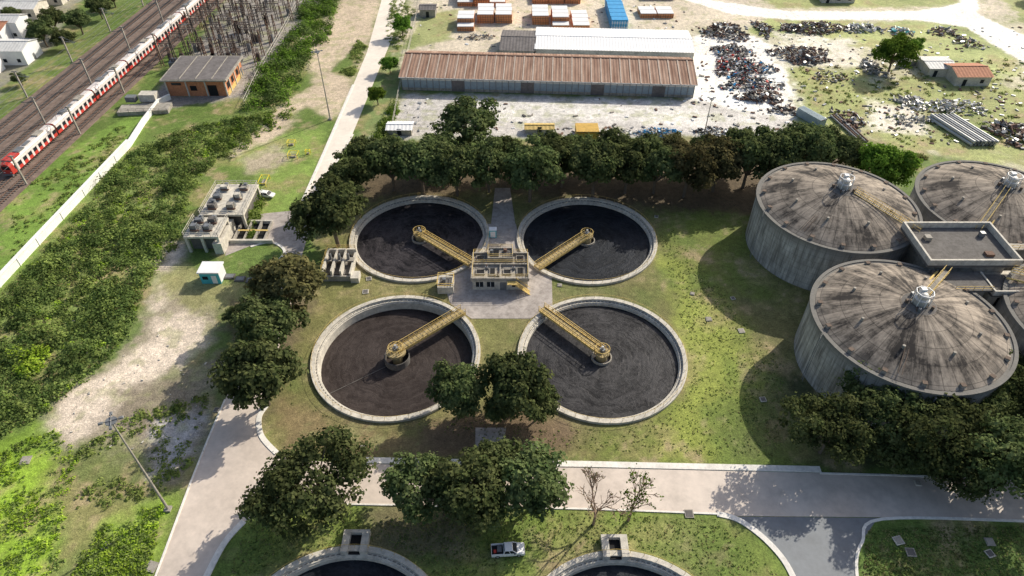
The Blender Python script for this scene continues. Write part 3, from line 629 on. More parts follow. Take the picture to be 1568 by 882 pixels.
# ------------------------------------------------------------ shrub masses
def mass(name,polys,count,r0,r1,mat,per=70,ls=.4,hz=.8,seed=1,thr=.42,mats=None,jit=.15):
    rng=np.random.default_rng(seed); cs=[]
    for poly in polys:
        poly=PL(poly); xs=[p[0] for p in poly];ys=[p[1] for p in poly]; n=count*8
        x=rng.uniform(min(xs),max(xs),n);y=rng.uniform(min(ys),max(ys),n); ok=(sdf(poly,x,y)<0)&(fbm(x,y,8,seed)+rng.uniform(-jit,jit,n)>thr)
        for cx,cy,_,_ in TANKS: ok&=((x-cx)**2+(y-cy)**2>17.5**2)
        x=x[ok][:count];y=y[ok][:count]; cs.append(np.stack([x,y],-1))
    c=np.concatenate(cs); N=len(c); r=rng.uniform(0,1,N)**1.8*(r1-r0)+r0
    reps=np.maximum(6,(per*(r/r1)**1.5)).astype(int); id_=np.repeat(np.arange(N),reps); n=len(id_)
    d=rng.normal(0,1,(n,3)); d/=np.linalg.norm(d,axis=1)[:,None]; d[:,2]=np.abs(d[:,2])
    hh=rng.uniform(.6,1.3,N)
    q=rng.uniform(.45,1.15,n)*r[id_]; pos=d*q[:,None]*np.array((1,1,hz)); pos[:,2]*=hh[id_]; pos[:,0]+=c[id_,0];pos[:,1]+=c[id_,1]; pos[:,2]+=.05
    V=leafquads(pos,d+np.array((0,0,.5)),rng.uniform(.5,1.4,n)*ls,rng)
    mats=mats or [mat]; mi=rng.integers(0,len(mats),N)[id_]
    me=npmesh(name,V,np.arange(len(V)).reshape(-1,4),mats,mi); link(bpy.data.objects.new(name,me))
Wp=[(195,238),(300,195),(420,170),(405,190),(330,245),(290,290),(270,375),(225,430),(195,520),(130,580),(60,640),(-60,700),(-60,500),(60,400),(120,330)]
mass('weed_thicket',[Wp],1200,.4,2.0,WEED,100,.36,.8,11,.47,[WEED,WEED,WEEDD])
mass('lime_weeds',[Wp],260,.3,1.2,WEEDY,50,.3,.8,12)
mass('dark_shrubs',[Wp],190,1.0,3.6,WEEDD,320,.42,.95,17,.45,[WEEDD,WEEDD,WEED])
mass('weed_ground_cover',[Wp],3500,.3,1.2,WEED,16,.3,.4,23,.3,[WEED,STRAW,WEEDD])
mass('hedge',[[(372,168),(400,110),(450,45),(478,-20),(523,-20),(505,50),(462,110),(438,165)]],260,1.5,3.4,LEAFG,220,.46,1.1,13,.42,[LEAFG,WEEDD])
mass('lime_bush',[[(15,560),(40,525),(70,530),(70,555),(40,575)]],12,1.2,2.2,WEEDY,200,.4,1.1,14)
mass('tall_grass',[[(-20,700),(80,655),(120,700),(100,790),(90,890),(-40,890)],[(160,800),(250,770),(225,882),(110,882)]],600,.2,.9,WEEDY,34,.26,.6,15,.47,[WEEDY,WEED])
mass('low_shrubs',[[(190,640),(320,600),(300,700),(250,760),(120,780),(110,700)],[(20,300),(190,190),(200,220),(20,400)],[(600,-10),(640,20),(610,78),(590,60)],[(520,110),(548,62),(562,72),(540,118)]],260,.2,1.1,WEED,50,.3,.6,16,.48)
mass('grass',[[(420,610),(560,650),(900,690),(1200,700),(1200,560),(1010,330),(1130,310),(1000,330),(1050,520),(1000,640),(850,660),(700,640),(500,640)],[(350,880),(380,800),(870,785),(1100,795),(1190,880)],[(1330,810),(1568,805),(1568,882),(1320,882)]],1700,.1,.5,WEED,9,.16,.35,18,.3,[WEED,STRAW,WEEDD],.3)
mass('yard_scrub',[[(1210,100),(1568,90),(1568,230),(1400,225),(1230,190)],[(1290,215),(1420,240),(1400,262),(1300,250)]],500,.3,1.1,WEED,40,.34,.6,19,.45,[WEED,STRAW])
mass('sapling_cluster',[[(350,190),(420,168),(450,165),(440,190),(330,250),(310,240)],[(385,375),(400,300),(380,330)],[(560,235),(600,160),(612,165),(590,215)]],90,.5,1.9,WEEDD,120,.36,1.0,29,.35,[WEED,LEAFG])
# ------------------------------------------------------------ railway
RO=(-141,150); RA=-rad(4)
def RW(x,y): return (RO[0]+x*math.cos(RA)-y*math.sin(RA), RO[1]+x*math.sin(RA)+y*math.cos(RA))
e=empty('railway_track',(RO[0],RO[1],0),RA)
mb=MB(); mb.bb(-14,15,-140,480,-.1,.12,BALLAST); mb.obj('ballast_bed',e)
for k,x in enumerate((-11.2,-6.4,-1.2,3.4,8.0,12.2)):
    mb=MB()
    for s_ in(-.8,.8): mb.bb(x+s_-.08,x+s_+.08,-130,380,.28,.42,RUST)
    for y in np.arange(-60,260,.9): mb.bb(x-1.3,x+1.3,y,y+.28,.12,.27,CONCD)
    mb.obj('track_%d'%(k+1),e)
def mast(x,y,arm):
    e=empty('catenary_mast',(*RW(x,y),0),RA); mb=MB()
    mb.box(0,0,-.1,.4,.4,8.8,CONC); mb.tube((0,0,7.2),(arm,0,6.8),.1,STEEL,5); mb.tube((0,0,8.5),(arm,0,6.9),.06,STEEL,5); mb.tube((arm*.8,0,7),(arm*.8,0,5.6),.07,STEEL,5); mb.box(0,0,8.4,1.8,.18,.18,STEEL); mb.obj('mast',e)
for y in range(-30,170,26):
    mast(-14.6,y,4); mast(14.3,y+5,-3.5); mast(.9,y+10,-4.2)
mb=MB()
for x in(-11.2,-6.4,-1.2,3.4,8,12.2): 
    for z in(5.5,6.9): mb.tube((x,-100,z),(x,300,z),.035,STEEL,4)
mb.obj('overhead_wires',e)
te=empty('commuter_train',(*RW(8.0,0),0),RA)
y0=4.0; CL=20.5
for k in range(9):
    a=y0+k*(CL+.7); b_=a+CL; mb=MB()
    prof=[(-1.5,1.0),(-1.52,1.9),(-1.52,2.9),(-1.45,3.6),(-1.0,4.1),(0,4.25),(1.0,4.1),(1.45,3.6),(1.52,2.9),(1.52,1.9),(1.5,1.0)]
    n=len(prof); taper=(k==0)
    vs=[(x*(.86 if taper else 1),a,z if z<3 or not taper else z-.35) for x,z in prof]+[(x,a+(1.2 if taper else .01),z) for x,z in prof]+[(x,b_,z) for x,z in prof]
    matl=[RED,GLASS,TRAINW,TRAINW,TRAINW,TRAINW,TRAINW,TRAINW,GLASS,RED]
    for i in range(n-1):
        fr=RED if taper else matl[i]
        mb.add(vs,[(i,i+1,n+i+1,n+i)],fr); mb.add(vs,[(n+i,n+i+1,2*n+i+1,2*n+i)],matl[i])
    mb.add(vs,[tuple(range(n))[::-1]],RED); mb.add(vs,[tuple(range(2*n,3*n))],RED)
    if taper:
        mb.bb(-1.05,1.05,a-.05,a+.02,2.3,3.3,GLASS); mb.bb(-1.1,-.7,a-.06,a,1.4,1.6,WHITE); mb.bb(.7,1.1,a-.06,a,1.4,1.6,WHITE)
        mb.bb(-1.2,1.2,a-.25,a+.3,.6,1.1,STEEL); mb.bb(-1.3,1.3,a+1.3,a+5.2,4.0,4.38,RED)
    for s_ in(-1,1):
        for j in range(8):
            yy=a+2+j*2.3; mb.bb(min(s_*1.525,s_*1.56),max(s_*1.525,s_*1.56),yy,yy+.8 ,1.15,3.0,TRAINW)
    mb.bb(-.9,.9,a+5.5,a+8,4.2,4.55,STEEL); mb.bb(-.9,.9,b_-6.5,b_-3.5,4.2,4.55,CONC); mb.bb(-.5,.5,a+9,a+11.5,4.2,4.4,STEEL)
    if k%2: mb.tube((-.7,a+2.5,4.2),(0,a+3.8,5.4),.06,STEEL,4); mb.tube((.7,a+2.5,4.2),(0,a+3.8,5.4),.06,STEEL,4)
    mb.bb(-1.2,1.2,a+1,b_-1,.6,1.0,DARK)
    if k<8: mb.bb(-1.25,1.25,b_,b_+.7,1.0,3.7,RUST)
    for yy in(a+3,a+5.2,b_-5.2,b_-3): mb.tube((-.95,yy,.85),(.95,yy,.85),.43,STEEL,12)
    mb.obj('carriage_%d'%(k+1),te)
# ------------------------------------------------------------ substation building
e=empty('brick_substation_building',(-98.4,207.6,0)); o=(-98.4,207.6,0)
mb=MB(o); mb.bb(-107.8,-89.2,199.8,215.8,-.1,5.2,BRICK); mb.obj('walls',e)
mb=MB(o); mb.bb(-108.8,-88.2,198.8,216.8,5.2,5.7,CONC); mb.bb(-108.3,-88.7,199.3,216.3,5.7,5.8,ROOFD)
for k in range(3): mb.bb(-103+k*5,-102.8+k*5,199.5,216,5.8,5.95,CONC)
mb.obj('flat_roof',e)
mb=MB(o)
for x in(-107.8,-101.5,-95.5,-89.4): mb.bb(x-.2,x+.2,199.55,199.8,0,5.2,CONCL)
for y in(203,208,213): mb.bb(-89.2,-88.95,y-.2,y+.2,0,5.2,CONCL)
mb.bb(-95,-92.2,199.7,199.85,.1,3.6,DARK); mb.bb(-100.5,-98.5,199.7,199.85,1.8,3.4,DARK); mb.bb(-106,-103,199.7,199.85,3.6,4.4,GLASS)
for y in(200.8,205,210): mb.bb(-89.25,-89.1,y,y+1.8,2,3.8,DARK)
mb.bb(-89.25,-89.05,214,215.2,.1,2.6,STEEL)
mb.bb(-89.19,-89.12,200,215.6,.0,1.4,YEL); mb.obj('openings_and_columns',e)
e=empty('electrical_substation',(-102,245,0)); o=(-102,245,0); mb=MB(o)
rs=random.Random(4); GM=M('weathered_gantry_steel',(.10,.08,.07),.8,.3,1)
for yy in(222,230,238,246,254,262,271,281):
    for k in range(7):
        x=-118+k*5.2+(yy-224)*.06+rs.uniform(-.5,.5); hh=9.5 if k%2 else 8
        for dx in(-.45,.45): mb.tube((x+dx,yy,-.1),(x+dx*.3,yy,hh+rs.uniform(0,1.5)),.17,GM if k%3 else RUST,4)
        for z in range(1,8): mb.tube((x-.4+z*.03,yy,z),(x+.4-z*.03,yy,z+.8),.08,GM,4,cap=False)
        if k<6 and rs.random()<.8:
            mb.box(x+2.6,yy,hh-.3,5.4,.5,.15,GM); mb.box(x+2.6,yy,hh+.3,5.4,.14,.14,GM)
            for j in range(3): 
                xx=x+1.1+j*1.5; mb.tube((xx,yy,hh-.3),(xx,yy,hh-1.5),.12,CONCL,5)
                mb.tube((xx,yy,hh-1.5),(xx,yy+8,hh-1.2),.05,GM,3,cap=False)
mb.obj('gantries',e)
mb=MB(o)
for k in range(34):
    x=-117+rs.uniform(0,31);y=rs.choice((226,234,242,250,258,267,276)); mb.box(x,y,-.1,1.2,1.0,2.6,GM if k%2 else STEEL)
    for j in range(3): mb.tube((x-.4+j*.4,y,2.5),(x-.4+j*.4,y,4.4),.13,RUST,6)
for x in(-112,-102): mb.box(x,219,0,4,3,3,STEEL); mb.tube((x-1.5,219,3.6),(x+1.5,219,3.6),.5,STEEL,8); [mb.tube((x+j,218.5,3),(x+j,218.5,5),.15,RUST,6) for j in(-1,0,1)]
mb.obj('switchgear',e)
# ------------------------------------------------------------ warehouse
wa=math.atan2(198.6-204,56.6+34.9); wc=((-34.9+56.6)/2,(204+198.6)/2); WL=91.8; WD=18.5
e=empty('warehouse',(wc[0],wc[1],0),wa)
mb=MB(); mb.bb(-WL/2,WL/2,0,WD,-.1,4.6,WALLB); 
for k in range(47):
    x=-WL/2+k*WL/46; mb.bb(x-.1,x+.1,-.12,0,0,4.6,STEEL)
mb.bb(-WL/2,WL/2,-.06,-.01,.0,.9,CONC); mb.bb(-WL/2,WL/2,-.1,-.01,3.5,3.9,ROOFG)
RDG=WD*.68
for xs in(-WL/2,WL/2): mb.add([(xs,0,4.6),(xs,WD,4.6),(xs,RDG,6.6)],[(0,1,2)],WALLB)
mb.obj('walls',e)
mb=MB(); ov=.7; nS=184; vs=[]
for k in range(nS+1):
    x=-WL/2-ov+(WL+2*ov)*k/nS; dz=.0 if k%2 else .09
    vs+=[(x,-ov,4.55+dz),(x,RDG,6.7+dz),(x,WD+ov,4.75+dz)]
mb.add(vs,[(3*k,3*k+3,3*k+4,3*k+1) for k in range(nS)]+[(3*k+1,3*k+4,3*k+5,3*k+2) for k in range(nS)],WROOF)
for k in range(30):
    x=-WL/2+1.5+k*3.06
    mb.add([(x,-ov-.02,4.7),(x+.4,-ov-.02,4.7),(x+.4,RDG,6.86),(x,RDG,6.86)],[(0,1,2,3)],SKYL)
mb.box(0,RDG,6.72,WL+1.4,.7,.16,RUST); mb.bb(-WL/2-ov,WL/2+ov,-ov-.15,-ov-.02,4.35,4.6,ROOFG); mb.obj('corrugated_roof',e)
mb=MB()
for x in(-30,-8,14,33): mb.bb(x,x+4,-.14,-.02,0,3.6,ROOFD)
mb.obj('sliding_doors',e)
def shed(name,x0,x1,y0,y1,h,wm,rm,rise=1.0,rot=0,ribs=True):
    cx,cy=(x0+x1)/2,(y0+y1)/2; e=empty(name,(cx,cy,0),rot); w=x1-x0;d=y1-y0
    mb=MB(); mb.bb(-w/2,w/2,-d/2,d/2,-.1,h,wm)
    for s_ in(-1,1): mb.add([(s_*w/2,-d/2,h),(s_*w/2,d/2,h),(s_*w/2,0,h+rise)],[(0,1,2)],wm)
    mb.obj('walls',e)
    mb=MB(); n=max(6,int(w/.5)) if ribs else 2; vs=[]
    for k in range(n+1):
        x=-w/2-.4+(w+.8)*k/n; dz=.06*(k%2); vs+=[(x,-d/2-.4,h-.05+dz),(x,0,h+rise+.08+dz),(x,d/2+.4,h-.05+dz)]
    mb.add(vs,[(3*k,3*k+3,3*k+4,3*k+1) for k in range(n)]+[(3*k+1,3*k+4,3*k+5,3*k+2) for k in range(n)],rm)
    mb.box(0,0,h+rise+.12,w+.8,.4,.1,rm); mb.obj('roof',e)
    mb=MB(); n=max(1,int(w/4))
    for k in range(n): x=-w/2+w*(k+.5)/n; mb.bb(x-.6,x+.6,-d/2-.04,-d/2-.003,1.0 if k else .05,2.2,GLASS)
    mb.bb(w/2+.003,w/2+.04,-.6,.6,.05,2.1,STEEL); mb.obj('windows_and_door',e); return e
shed('storage_shed',8.5,62,225,243.5,4,CONCL,ROOFW,.7,wa)
shed('office_building',-3.5,8,226,243,3.6,CONC,ROOFD,1.2,wa)
for (px,py,w,d,h,wm,rm) in [(1487,132,11,10,3.2,CONCL,TERRA),(1440,118,9,9,3,CONCL,ROOFG),(1283,5,13,9,3,CONCL,ROOFG),(655,27,6,6,3,CONC,ROOFD),(612,208,7,4.5,2.0,CONC,ROOFW),(826,205,8,3,1.6,CONCL,YEL)]:
    x,y=P(px,py); shed('small_house' if rm is TERRA else 'outbuilding',x-w/2,x+w/2,y,y+d,h,wm,rm,1.2 if rm is TERRA else .4)
for (px,py,w,d,h,rm) in [(12,100,14,10,5,ROOFG),(-25,70,16,12,5,TERRA),(30,30,14,10,4,ROOFG),(-10,15,16,12,4,STEEL),(70,8,14,9,4,ROOFG),(10,60,12,8,6,ROOFG),(-60,130,16,12,5,ROOFG),(110,-15,16,10,4,ROOFG),(40,-30,18,12,5,TERRA)]:
    x,y=P(px,py); shed('town_house',x-w/2,x+w/2,y,y+d,h,WHITE if h>4 else CONCL,rm,1.2)
def crates(px,py,nx_,ny_,nz,mat,top,cw=6.2,cd=3.6,chh=1.5):
    x0,y0=P(px,py); e=empty('crate_stack',(x0,y0,0)); mb=MB((x0,y0,0)); rs=random.Random(int(px*7+py))
    for i in range(nx_):
        for j in range(ny_):
            nn=nz if rs.random()>.25 or nz<2 else nz-1
            for k in range(nn):
                x=x0+i*(cw+.35)+cw/2+rs.uniform(-.15,.15);y=y0+j*(cd+.25)+cd/2; z=k*(chh+.12)
                mb.box(x,y,z,cw,cd,chh,mat)
                for q in range(7): mb.box(x-cw/2+.3+q*(cw-.6)/6,y-cd/2-.04,z+.05,.16,.06,chh-.1,RUST if mat is ORANGE else WHITE)
                mb.box(x,y-cd/2-.045,z+chh*.45,cw,.03,.12,RUST if mat is ORANGE else WHITE)
            mb.box(x,y,nn*(chh+.12),cw-.1,cd-.1,.22,top)
    mb.obj('crates',e)
crates(700,48,1,3,2,ORANGE,WHITE);crates(731,36,1,3,2,ORANGE,WHITE);crates(759,36,1,3,2,ORANGE,WHITE)
crates(815,38,1,3,2,ORANGE,WHITE);crates(846,46,1,4,2,ORANGE,WHITE);crates(877,46,1,4,1,ORANGE,WHITE)
crates(700,10,3,3,2,ORANGE,WHITE);crates(815,6,3,3,2,ORANGE,WHITE);crates(980,28,2,2,1,ORANGE,WHITE);crates(935,45,1,6,2,BLUE,BLUE);crates(985,0,2,3,1,ORANGE,WHITE)
def container(name,px,py,w,d,h,mat,rot=0):
    x,y=P(px,py); e=empty(name,(x,y,0),rot); mb=MB(); mb.bb(-w/2,w/2,-d/2,d/2,0.1,h,mat)
    for k in range(int(w/.4)): xx=-w/2+.2+k*.4; mb.bb(xx,xx+.18,-d/2-.05,-d/2,.2,h-.15,mat); mb.bb(xx,xx+.18,-d/2,d/2,h,h+.04,mat)
    mb.bb(-w/2-.05,w/2+.05,-d/2-.08,-d/2-.051,h-.15,h+.05,RUST); mb.obj('shell',e)
container('shipping_container',898,208,6.5,5,2.7,M('container_ochre',(.65,.42,.10),.6,.2,1,dirt=.25))
container('shipping_container',1240,185,2.6,9,2.5,M('container_greyblue',(.3,.38,.41),.6,.2,1,dirt=.2),.5)
def scrap(px,py,w,d,h,n,mats,seed,size=1.2,name='scrap_metal_pile'):
    rs=random.Random(seed); x0,y0=P(px,py); mb=MB((x0,y0,0))
    for k in range(n):
        a=rs.uniform(0,6.28); r=math.sqrt(rs.random())*(1+.25*math.sin(3*a+seed)); x=math.cos(a)*r*w/2;y=math.sin(a)*r*d/2; z=rs.random()*h*max(.1,1-r*r*.8)+.15
        mt=rs.choice(mats); R=Matrix.Translation((x0+x,y0+y,z))@Matrix.Rotation(rs.uniform(0,6.28),4,'Z')@Matrix.Rotation(rs.uniform(-.5,.5),4,'X')@Matrix.Rotation(rs.uniform(-.5,.5),4,'Y')
        t=rs.random()
        if t<.5: mb.mbox(R,rs.uniform(.3,1.3)*size,rs.uniform(.3,.9)*size,rs.uniform(.1,.6)*size,mt)
        elif t<.8: mb.tube(R@Vector((-size*1.1,0,0)),R@Vector((size*1.1,0,0)),rs.uniform(.06,.2)*size,mt,6)
        else: mb.tube(R@Vector((0,0,-.15)),R@Vector((0,0,.15)),rs.uniform(.3,.6)*size,mt,10)
    mb.obj(name)
SM=[STEEL,RUST,CONCD,DARK,ROOFD,RUBBER,STEEL,RUST,CONC,ALU,BLUE,ROOFD,RED,WHITE]; SN=[RUST,STEEL,CONCD,RUST,RUST,ALU,CONC]
scrap(1120,82,14,12,2.0,280,SM,1,.9);scrap(1135,105,20,14,2.2,460,SM,2,.9);scrap(1150,130,20,9,2.0,300,SM,3,.9);scrap(1110,50,16,16,2.0,260,SN,4);scrap(1165,150,14,8,1.8,170,SN,5)
scrap(1225,85,20,14,2.0,300,SN,6,1);scrap(1250,45,24,10,2.4,320,SN,7,1);scrap(1235,92,14,8,1.6,140,SN,8);scrap(1320,45,14,8,1.6,120,[ALU,CONC,WHITE,STEEL],9);scrap(1335,105,6,14,1.6,110,[ALU,CONC,STEEL,CONC],10)
scrap(1455,165,24,9,1.4,240,[ALU,CONC,WHITE,STEEL],11,.9);scrap(1390,155,10,5,1.0,80,[CONC,ALU],12);scrap(1550,205,14,14,1.8,160,SN,13,1.4);scrap(1300,185,8,14,1.2,70,SN,14);scrap(1380,50,8,8,1.3,60,[TEAL,ALU,CONC],15)
scrap(1200,170,8,5,1,60,SN,17);scrap(1010,206,13,4,2.0,130,[BLUE,STEEL,BLUE,WHITE,CONC],18,.8,'blue_crates_pile');scrap(1090,203,10,4,1.3,70,[STEEL,DARK,WHITE],19,.9);scrap(1168,45,6,14,1.2,80,SN,20)
scrap(1445,50,12,8,1.2,60,SN,22);scrap(1480,65,8,12,1,60,[ALU,CONC,RUST],23);scrap(730,58,14,4,1,50,SN,24,.8);scrap(940,203,18,3,.8,60,[CONC,STEEL,WHITE],25,.6)
scrap(1400,185,16,6,1.0,90,[ALU,CONC,STEEL],26,.8);scrap(1270,120,12,8,.8,60,SN,27,.8);scrap(1210,45,8,8,1.2,80,SN,28)
rs=random.Random(77); mb=MB()
for px0,px1,py0,py1,n in((1060,1568,40,225,650),(600,1060,150,208,80),(640,1060,5,72,90),(110,330,480,700,40),(840,1030,195,212,40)):
    for k in range(n):
        x,y=P(rs.uniform(px0,px1),rs.uniform(py0,py1)); s_=rs.uniform(.2,1.0) if px0!=110 else rs.uniform(.15,.4)
        R=Matrix.Translation((x,y,.1))@Matrix.Rotation(rs.uniform(0,6.28),4,'Z')@Matrix.Rotation(rs.uniform(-.3,.3),4,'X'); mb.mbox(R,s_*1.5,s_*.7,s_*.4,rs.choice((CONC,RUST,ALU,STEEL,WHITE,CONCD,RUST)) if px0!=110 else CONCL)
mb.obj('loose_debris')
mb=MB((*P(1500,200),0)); x0,y0=P(1500,205)
for k in range(7):
    for j in range(2): mb.tube((x0-6+k*1.1+j*.5,y0-7,.5+j*.8),(x0-11+k*1.1+j*.5,y0+9,.5+j*.8),.45,STEEL if k%3 else ALU,10)
mb.obj('pipe_stack')
mb=MB((*P(1305,190),0)); x0,y0=P(1305,205)
for k in range(4): mb.tube((x0+k*.8,y0-5,.5),(x0-3+k*.8,y0+10,.5+k*.1),.25,RUST if k%2 else STEEL,8)
mb.obj('pipe_bundle')
mb=MB(); mb.ribbon(PL([(1370,105),(1420,98),(1430,112)]),.3,-.1,1.8,CONC); mb.obj('yard_wall')
# ------------------------------------------------------------ screening works
e=empty('screening_works',(-70,131,0)); o=(-70,131,0)
mb=MB(o)
for (x0,x1,y0,y1,h) in((-74.5,-66.5,122,129.5,4.6),(-74,-63.5,131,144,4.2)):
    mb.bb(x0,x1,y0,y1,h-.5,h,CONCL)
    for x in(x0+.4,(x0+x1)/2,x1-.4):
        for y in(y0+.4,y1-.4): mb.box(x,y,-.1,.6,.6,h-.41,CONCL)
    mb.bb(x0+.6,x1-.6,y0+1.5,y1-1,-.1,h-.6,CONCD)
mb.bb(-68.2,-66.2,121.5,131,-.1,3.0,CONCL); mb.bb(-74.3,-73.8,129.5,131,0,4,CONCL); mb.bb(-73.5,-68,129.5,131,3.3,3.6,CONC); mb.obj('structure',e,bevel=.04)
mb=MB(o); rs=random.Random(8)
for (x,y,z) in((-72.5,124.5,4.6),(-69.5,124.5,4.6),(-72.5,127.5,4.6),(-69.3,127.3,4.6),(-71.5,133.5,4.2),(-67,133.5,4.2),(-71.5,137.5,4.2),(-66.5,137.5,4.2),(-71,141.5,4.2),(-66.3,141.5,4.2)):
    mb.box(x,y,z,rs.uniform(1.2,2),1.2,rs.uniform(.8,1.7),rs.choice((CONC,STEEL,CONCD,CONCL)),rs.uniform(-.1,.1)); mb.box(x+.3,y+.9,z,.9,.6,rs.uniform(.8,2.2),STEEL); mb.tube((x+.9,y,z),(x+.9,y,z+2.2),.1,ALU,6); mb.tube((x-.8,y-.8,z+.5),(x+1.2,y-.8,z+.5),.2,RUST,6)
    mb.box(x-.9,y+.6,z,.5,1.4,1.0,DARK)
mb.obj('machinery',e)
mb=MB(o); mb.rail([(-74.4,122.1,4.6),(-66.6,122.1,4.6),(-66.6,129.4,4.6)],1.1,CONCL,1.5); mb.rail([(-74.4,129.4,4.6),(-74.4,122.1,4.6)],1.1,CONCL,1.5); mb.rail([(-73.9,131.1,4.2),(-63.6,131.1,4.2),(-63.6,143.9,4.2),(-73.9,143.9,4.2),(-73.9,131.1,4.2)],1.1,CONCL,1.5); mb.obj('railings',e)
mb=MB(o); 
for k in range(4): mb.bb(-65.5+k*2.4,-65.1+k*2.4,126,133,.0,.9,CONC); 
mb.bb(-66,-56,125.4,126,-.05,.9,CONCL);mb.bb(-66,-58,133,133.5,-.05,.9,CONCL)
for k in range(3): mb.bb(-65.1+k*2.4,-63.1+k*2.4,126,133,.035,.06,DARK)
mb.bb(-65.1,-58,129,129.5,.9,1.0,YEL); mb.obj('channels',e)
x,y=P(325,434); e=empty('chemical_kiosk',(x,y+1.6,0)); o=(x,y+1.6,0); mb=MB(o); mb.box(x,y+1.6,-.1,4.2,3.4,3.1,TEAL); mb.box(x,y+1.6,3.0,4.7,3.9,.35,WHITE); mb.box(x+.9,y-.13,.1,1.1,.06,2.2,WHITE); mb.box(x-1,y-.13,1.2,1.2,.06,.9,GLASS)
mb.box(x+2.13,y+1.6,.2,.06,3.2,2.6,WHITE); mb.obj('cabin',e,bevel=.03)
e=empty('flow_splitter_box',(-38,116,0)); o=(-38,116,0); mb=MB(o)
for x in(-41.5,-39.5,-37.5,-35.5): mb.bb(x-.2,x+.2,112.5,120,-.1,2.6 if x<-37 else 1.9,CONCL)
mb.bb(-41.7,-35.3,120,120.4,-.1,2.6,CONCL); mb.bb(-41.3,-35.7,113.5,120,-.1,.8,CONCD); mb.bb(-41.7,-35.3,116.5,117.8,1.9,2.15,CONC); mb.bb(-41.7,-35.3,112.1,112.5,-.1,1.4,CONC)
for x in(-40.5,-38.5,-36.5): mb.box(x,117.2,2.15,.5,.5,1.5,STEEL); mb.tube((x,117.2,3.6),(x,117.2,4.3),.08,RUST,5)
mb.bb(-35.3,-33.5,111.5,114,-.1,1.4,CONCL); mb.obj('channels',e); mb=MB(o); mb.rail([(-41.6,112.6,2.6),(-41.6,120.2,2.6),(-35.4,120.2,2.6)],1.1,YEL); mb.obj('railings',e)
for px,py in((368,428),(352,424),(385,430)):
    x,y=P(px,py); mb=MB((x,y,0)); mb.box(x,y,-.05,2.2,1.6,.35,CONCD); mb.box(x,y,.3,1.7,1.1,.08,STEEL); mb.obj('floor_hatch')
for px,py,w,d in((450,240,2.6,2.4),(447,222,2.0,1.8),(405,280,2.0,4),(472,236,1.2,1)):
    x,y=P(px,py); mb=MB((x,y,0))
    for a in(-1,1):
        for b_ in(-1,1): mb.box(x+a*w/2,y+b_*d/2,0,.12,.12,1.1,YELB)
        mb.box(x,y+a*d/2,1.1,w,.12,.1,YELB); mb.box(x+a*w/2,y,1.2,.12,d,.1,YELB)
    mb.box(x,y,-.05,w*.5,d*.5,.5,CONC); mb.obj('yellow_guard_frame')
# ------------------------------------------------------------ vehicles
def wheels(mb,xs,w,r=.36):
    for x in xs:
        for s_ in(-1,1): mb.tube((x,s_*(w/2-.24),r),(x,s_*(w/2+.01),r),r,RUBBER,16); mb.tube((x,s_*(w/2+.011),r),(x,s_*(w/2+.03),r),r*.55,ALU,12)
def prof_body(mb,prof,w,mat):
    n=len(prof); vs=[(x,-w/2,z) for x,z in prof]+[(x,w/2,z) for x,z in prof]
    mb.add(vs,[tuple(range(n)),tuple(range(n,2*n))[::-1]]+[(i,n+i,n+(i+1)%n,(i+1)%n) for i in range(n)],mat)
def green(mb,x0,x1,X0,X1,z0,z1,w0,w1,body):
    vs=[(x0,-w0/2,z0),(x1,-w0/2,z0),(x1,w0/2,z0),(x0,w0/2,z0),(X0,-w1/2,z1),(X1,-w1/2,z1),(X1,w1/2,z1),(X0,w1/2,z1)]
    mb.add(vs,[(0,1,5,4),(1,2,6,5),(2,3,7,6),(3,0,4,7)],GLASS)
    mb.add([(X0-.04,-w1/2-.03,z1),(X1+.04,-w1/2-.03,z1),(X1+.04,w1/2+.03,z1),(X0-.04,w1/2+.03,z1),(X0+.06,-w1/2+.08,z1+.07),(X1-.06,-w1/2+.08,z1+.07),(X1-.06,w1/2-.08,z1+.07),(X0+.06,w1/2-.08,z1+.07)],[(4,5,6,7),(0,1,5,4),(1,2,6,5),(2,3,7,6),(3,0,4,7)],body)
    for a,b_ in((0,4),(1,5),(2,6),(3,7)): mb.tube(vs[a],vs[b_],.06,body,6)
    for s_ in(-1,1):
        xm=(x0+x1)/2; mb.tube((xm,s_*w0/2,z0),((X0+X1)/2,s_*w1/2,z1),.05,body,6)
x,y=P(778,845); e=empty('pickup_truck',(x,y,0),rad(4))
mb=MB(); prof_body(mb,[(.55,.35),(2.45,.38),(2.5,.62),(2.44,.92),(1.45,1.08),(-.75,1.08),(-.75,.35)],1.84,WHITE); mb.obj('body',e,bevel=.06)
mb=MB(); mb.bb(-2.5,-.76,-.92,.92,.45,.62,WHITE); mb.bb(-2.5,-.76,-.92,-.82,.62,1.12,WHITE); mb.bb(-2.5,-.76,.82,.92,.62,1.12,WHITE); mb.bb(-2.56,-2.5,-.92,.92,.5,1.1,WHITE); mb.bb(-2.49,-.77,-.81,.81,.625,.66,RUBBER); mb.box(-1.3,.1,.66,.7,.9,.35,STEEL); mb.box(-2,-.2,.66,.4,.5,.3,RED); mb.obj('cargo_bed',e)
mb=MB(); green(mb,-.7,1.35,-.5,.65,1.07,1.68,1.72,1.42,WHITE); mb.obj('cab',e)
mb=MB(); wheels(mb,(-1.65,1.6),1.84); mb.bb(2.46,2.58,-.85,.85,.35,.6,STEEL); mb.bb(2.44,2.5,-.85,-.5,.68,.85,ALU); mb.bb(2.44,2.5,.5,.85,.68,.85,ALU); mb.bb(-2.6,-2.55,-.9,-.7,.7,.95,RED); mb.bb(-2.6,-2.55,.7,.9,.7,.95,RED); mb.bb(.9,1.05,-1.1,-.9,1.1,1.28,RUBBER); mb.bb(.9,1.05,.9,1.1,1.1,1.28,RUBBER); mb.obj('wheels_and_trim',e)
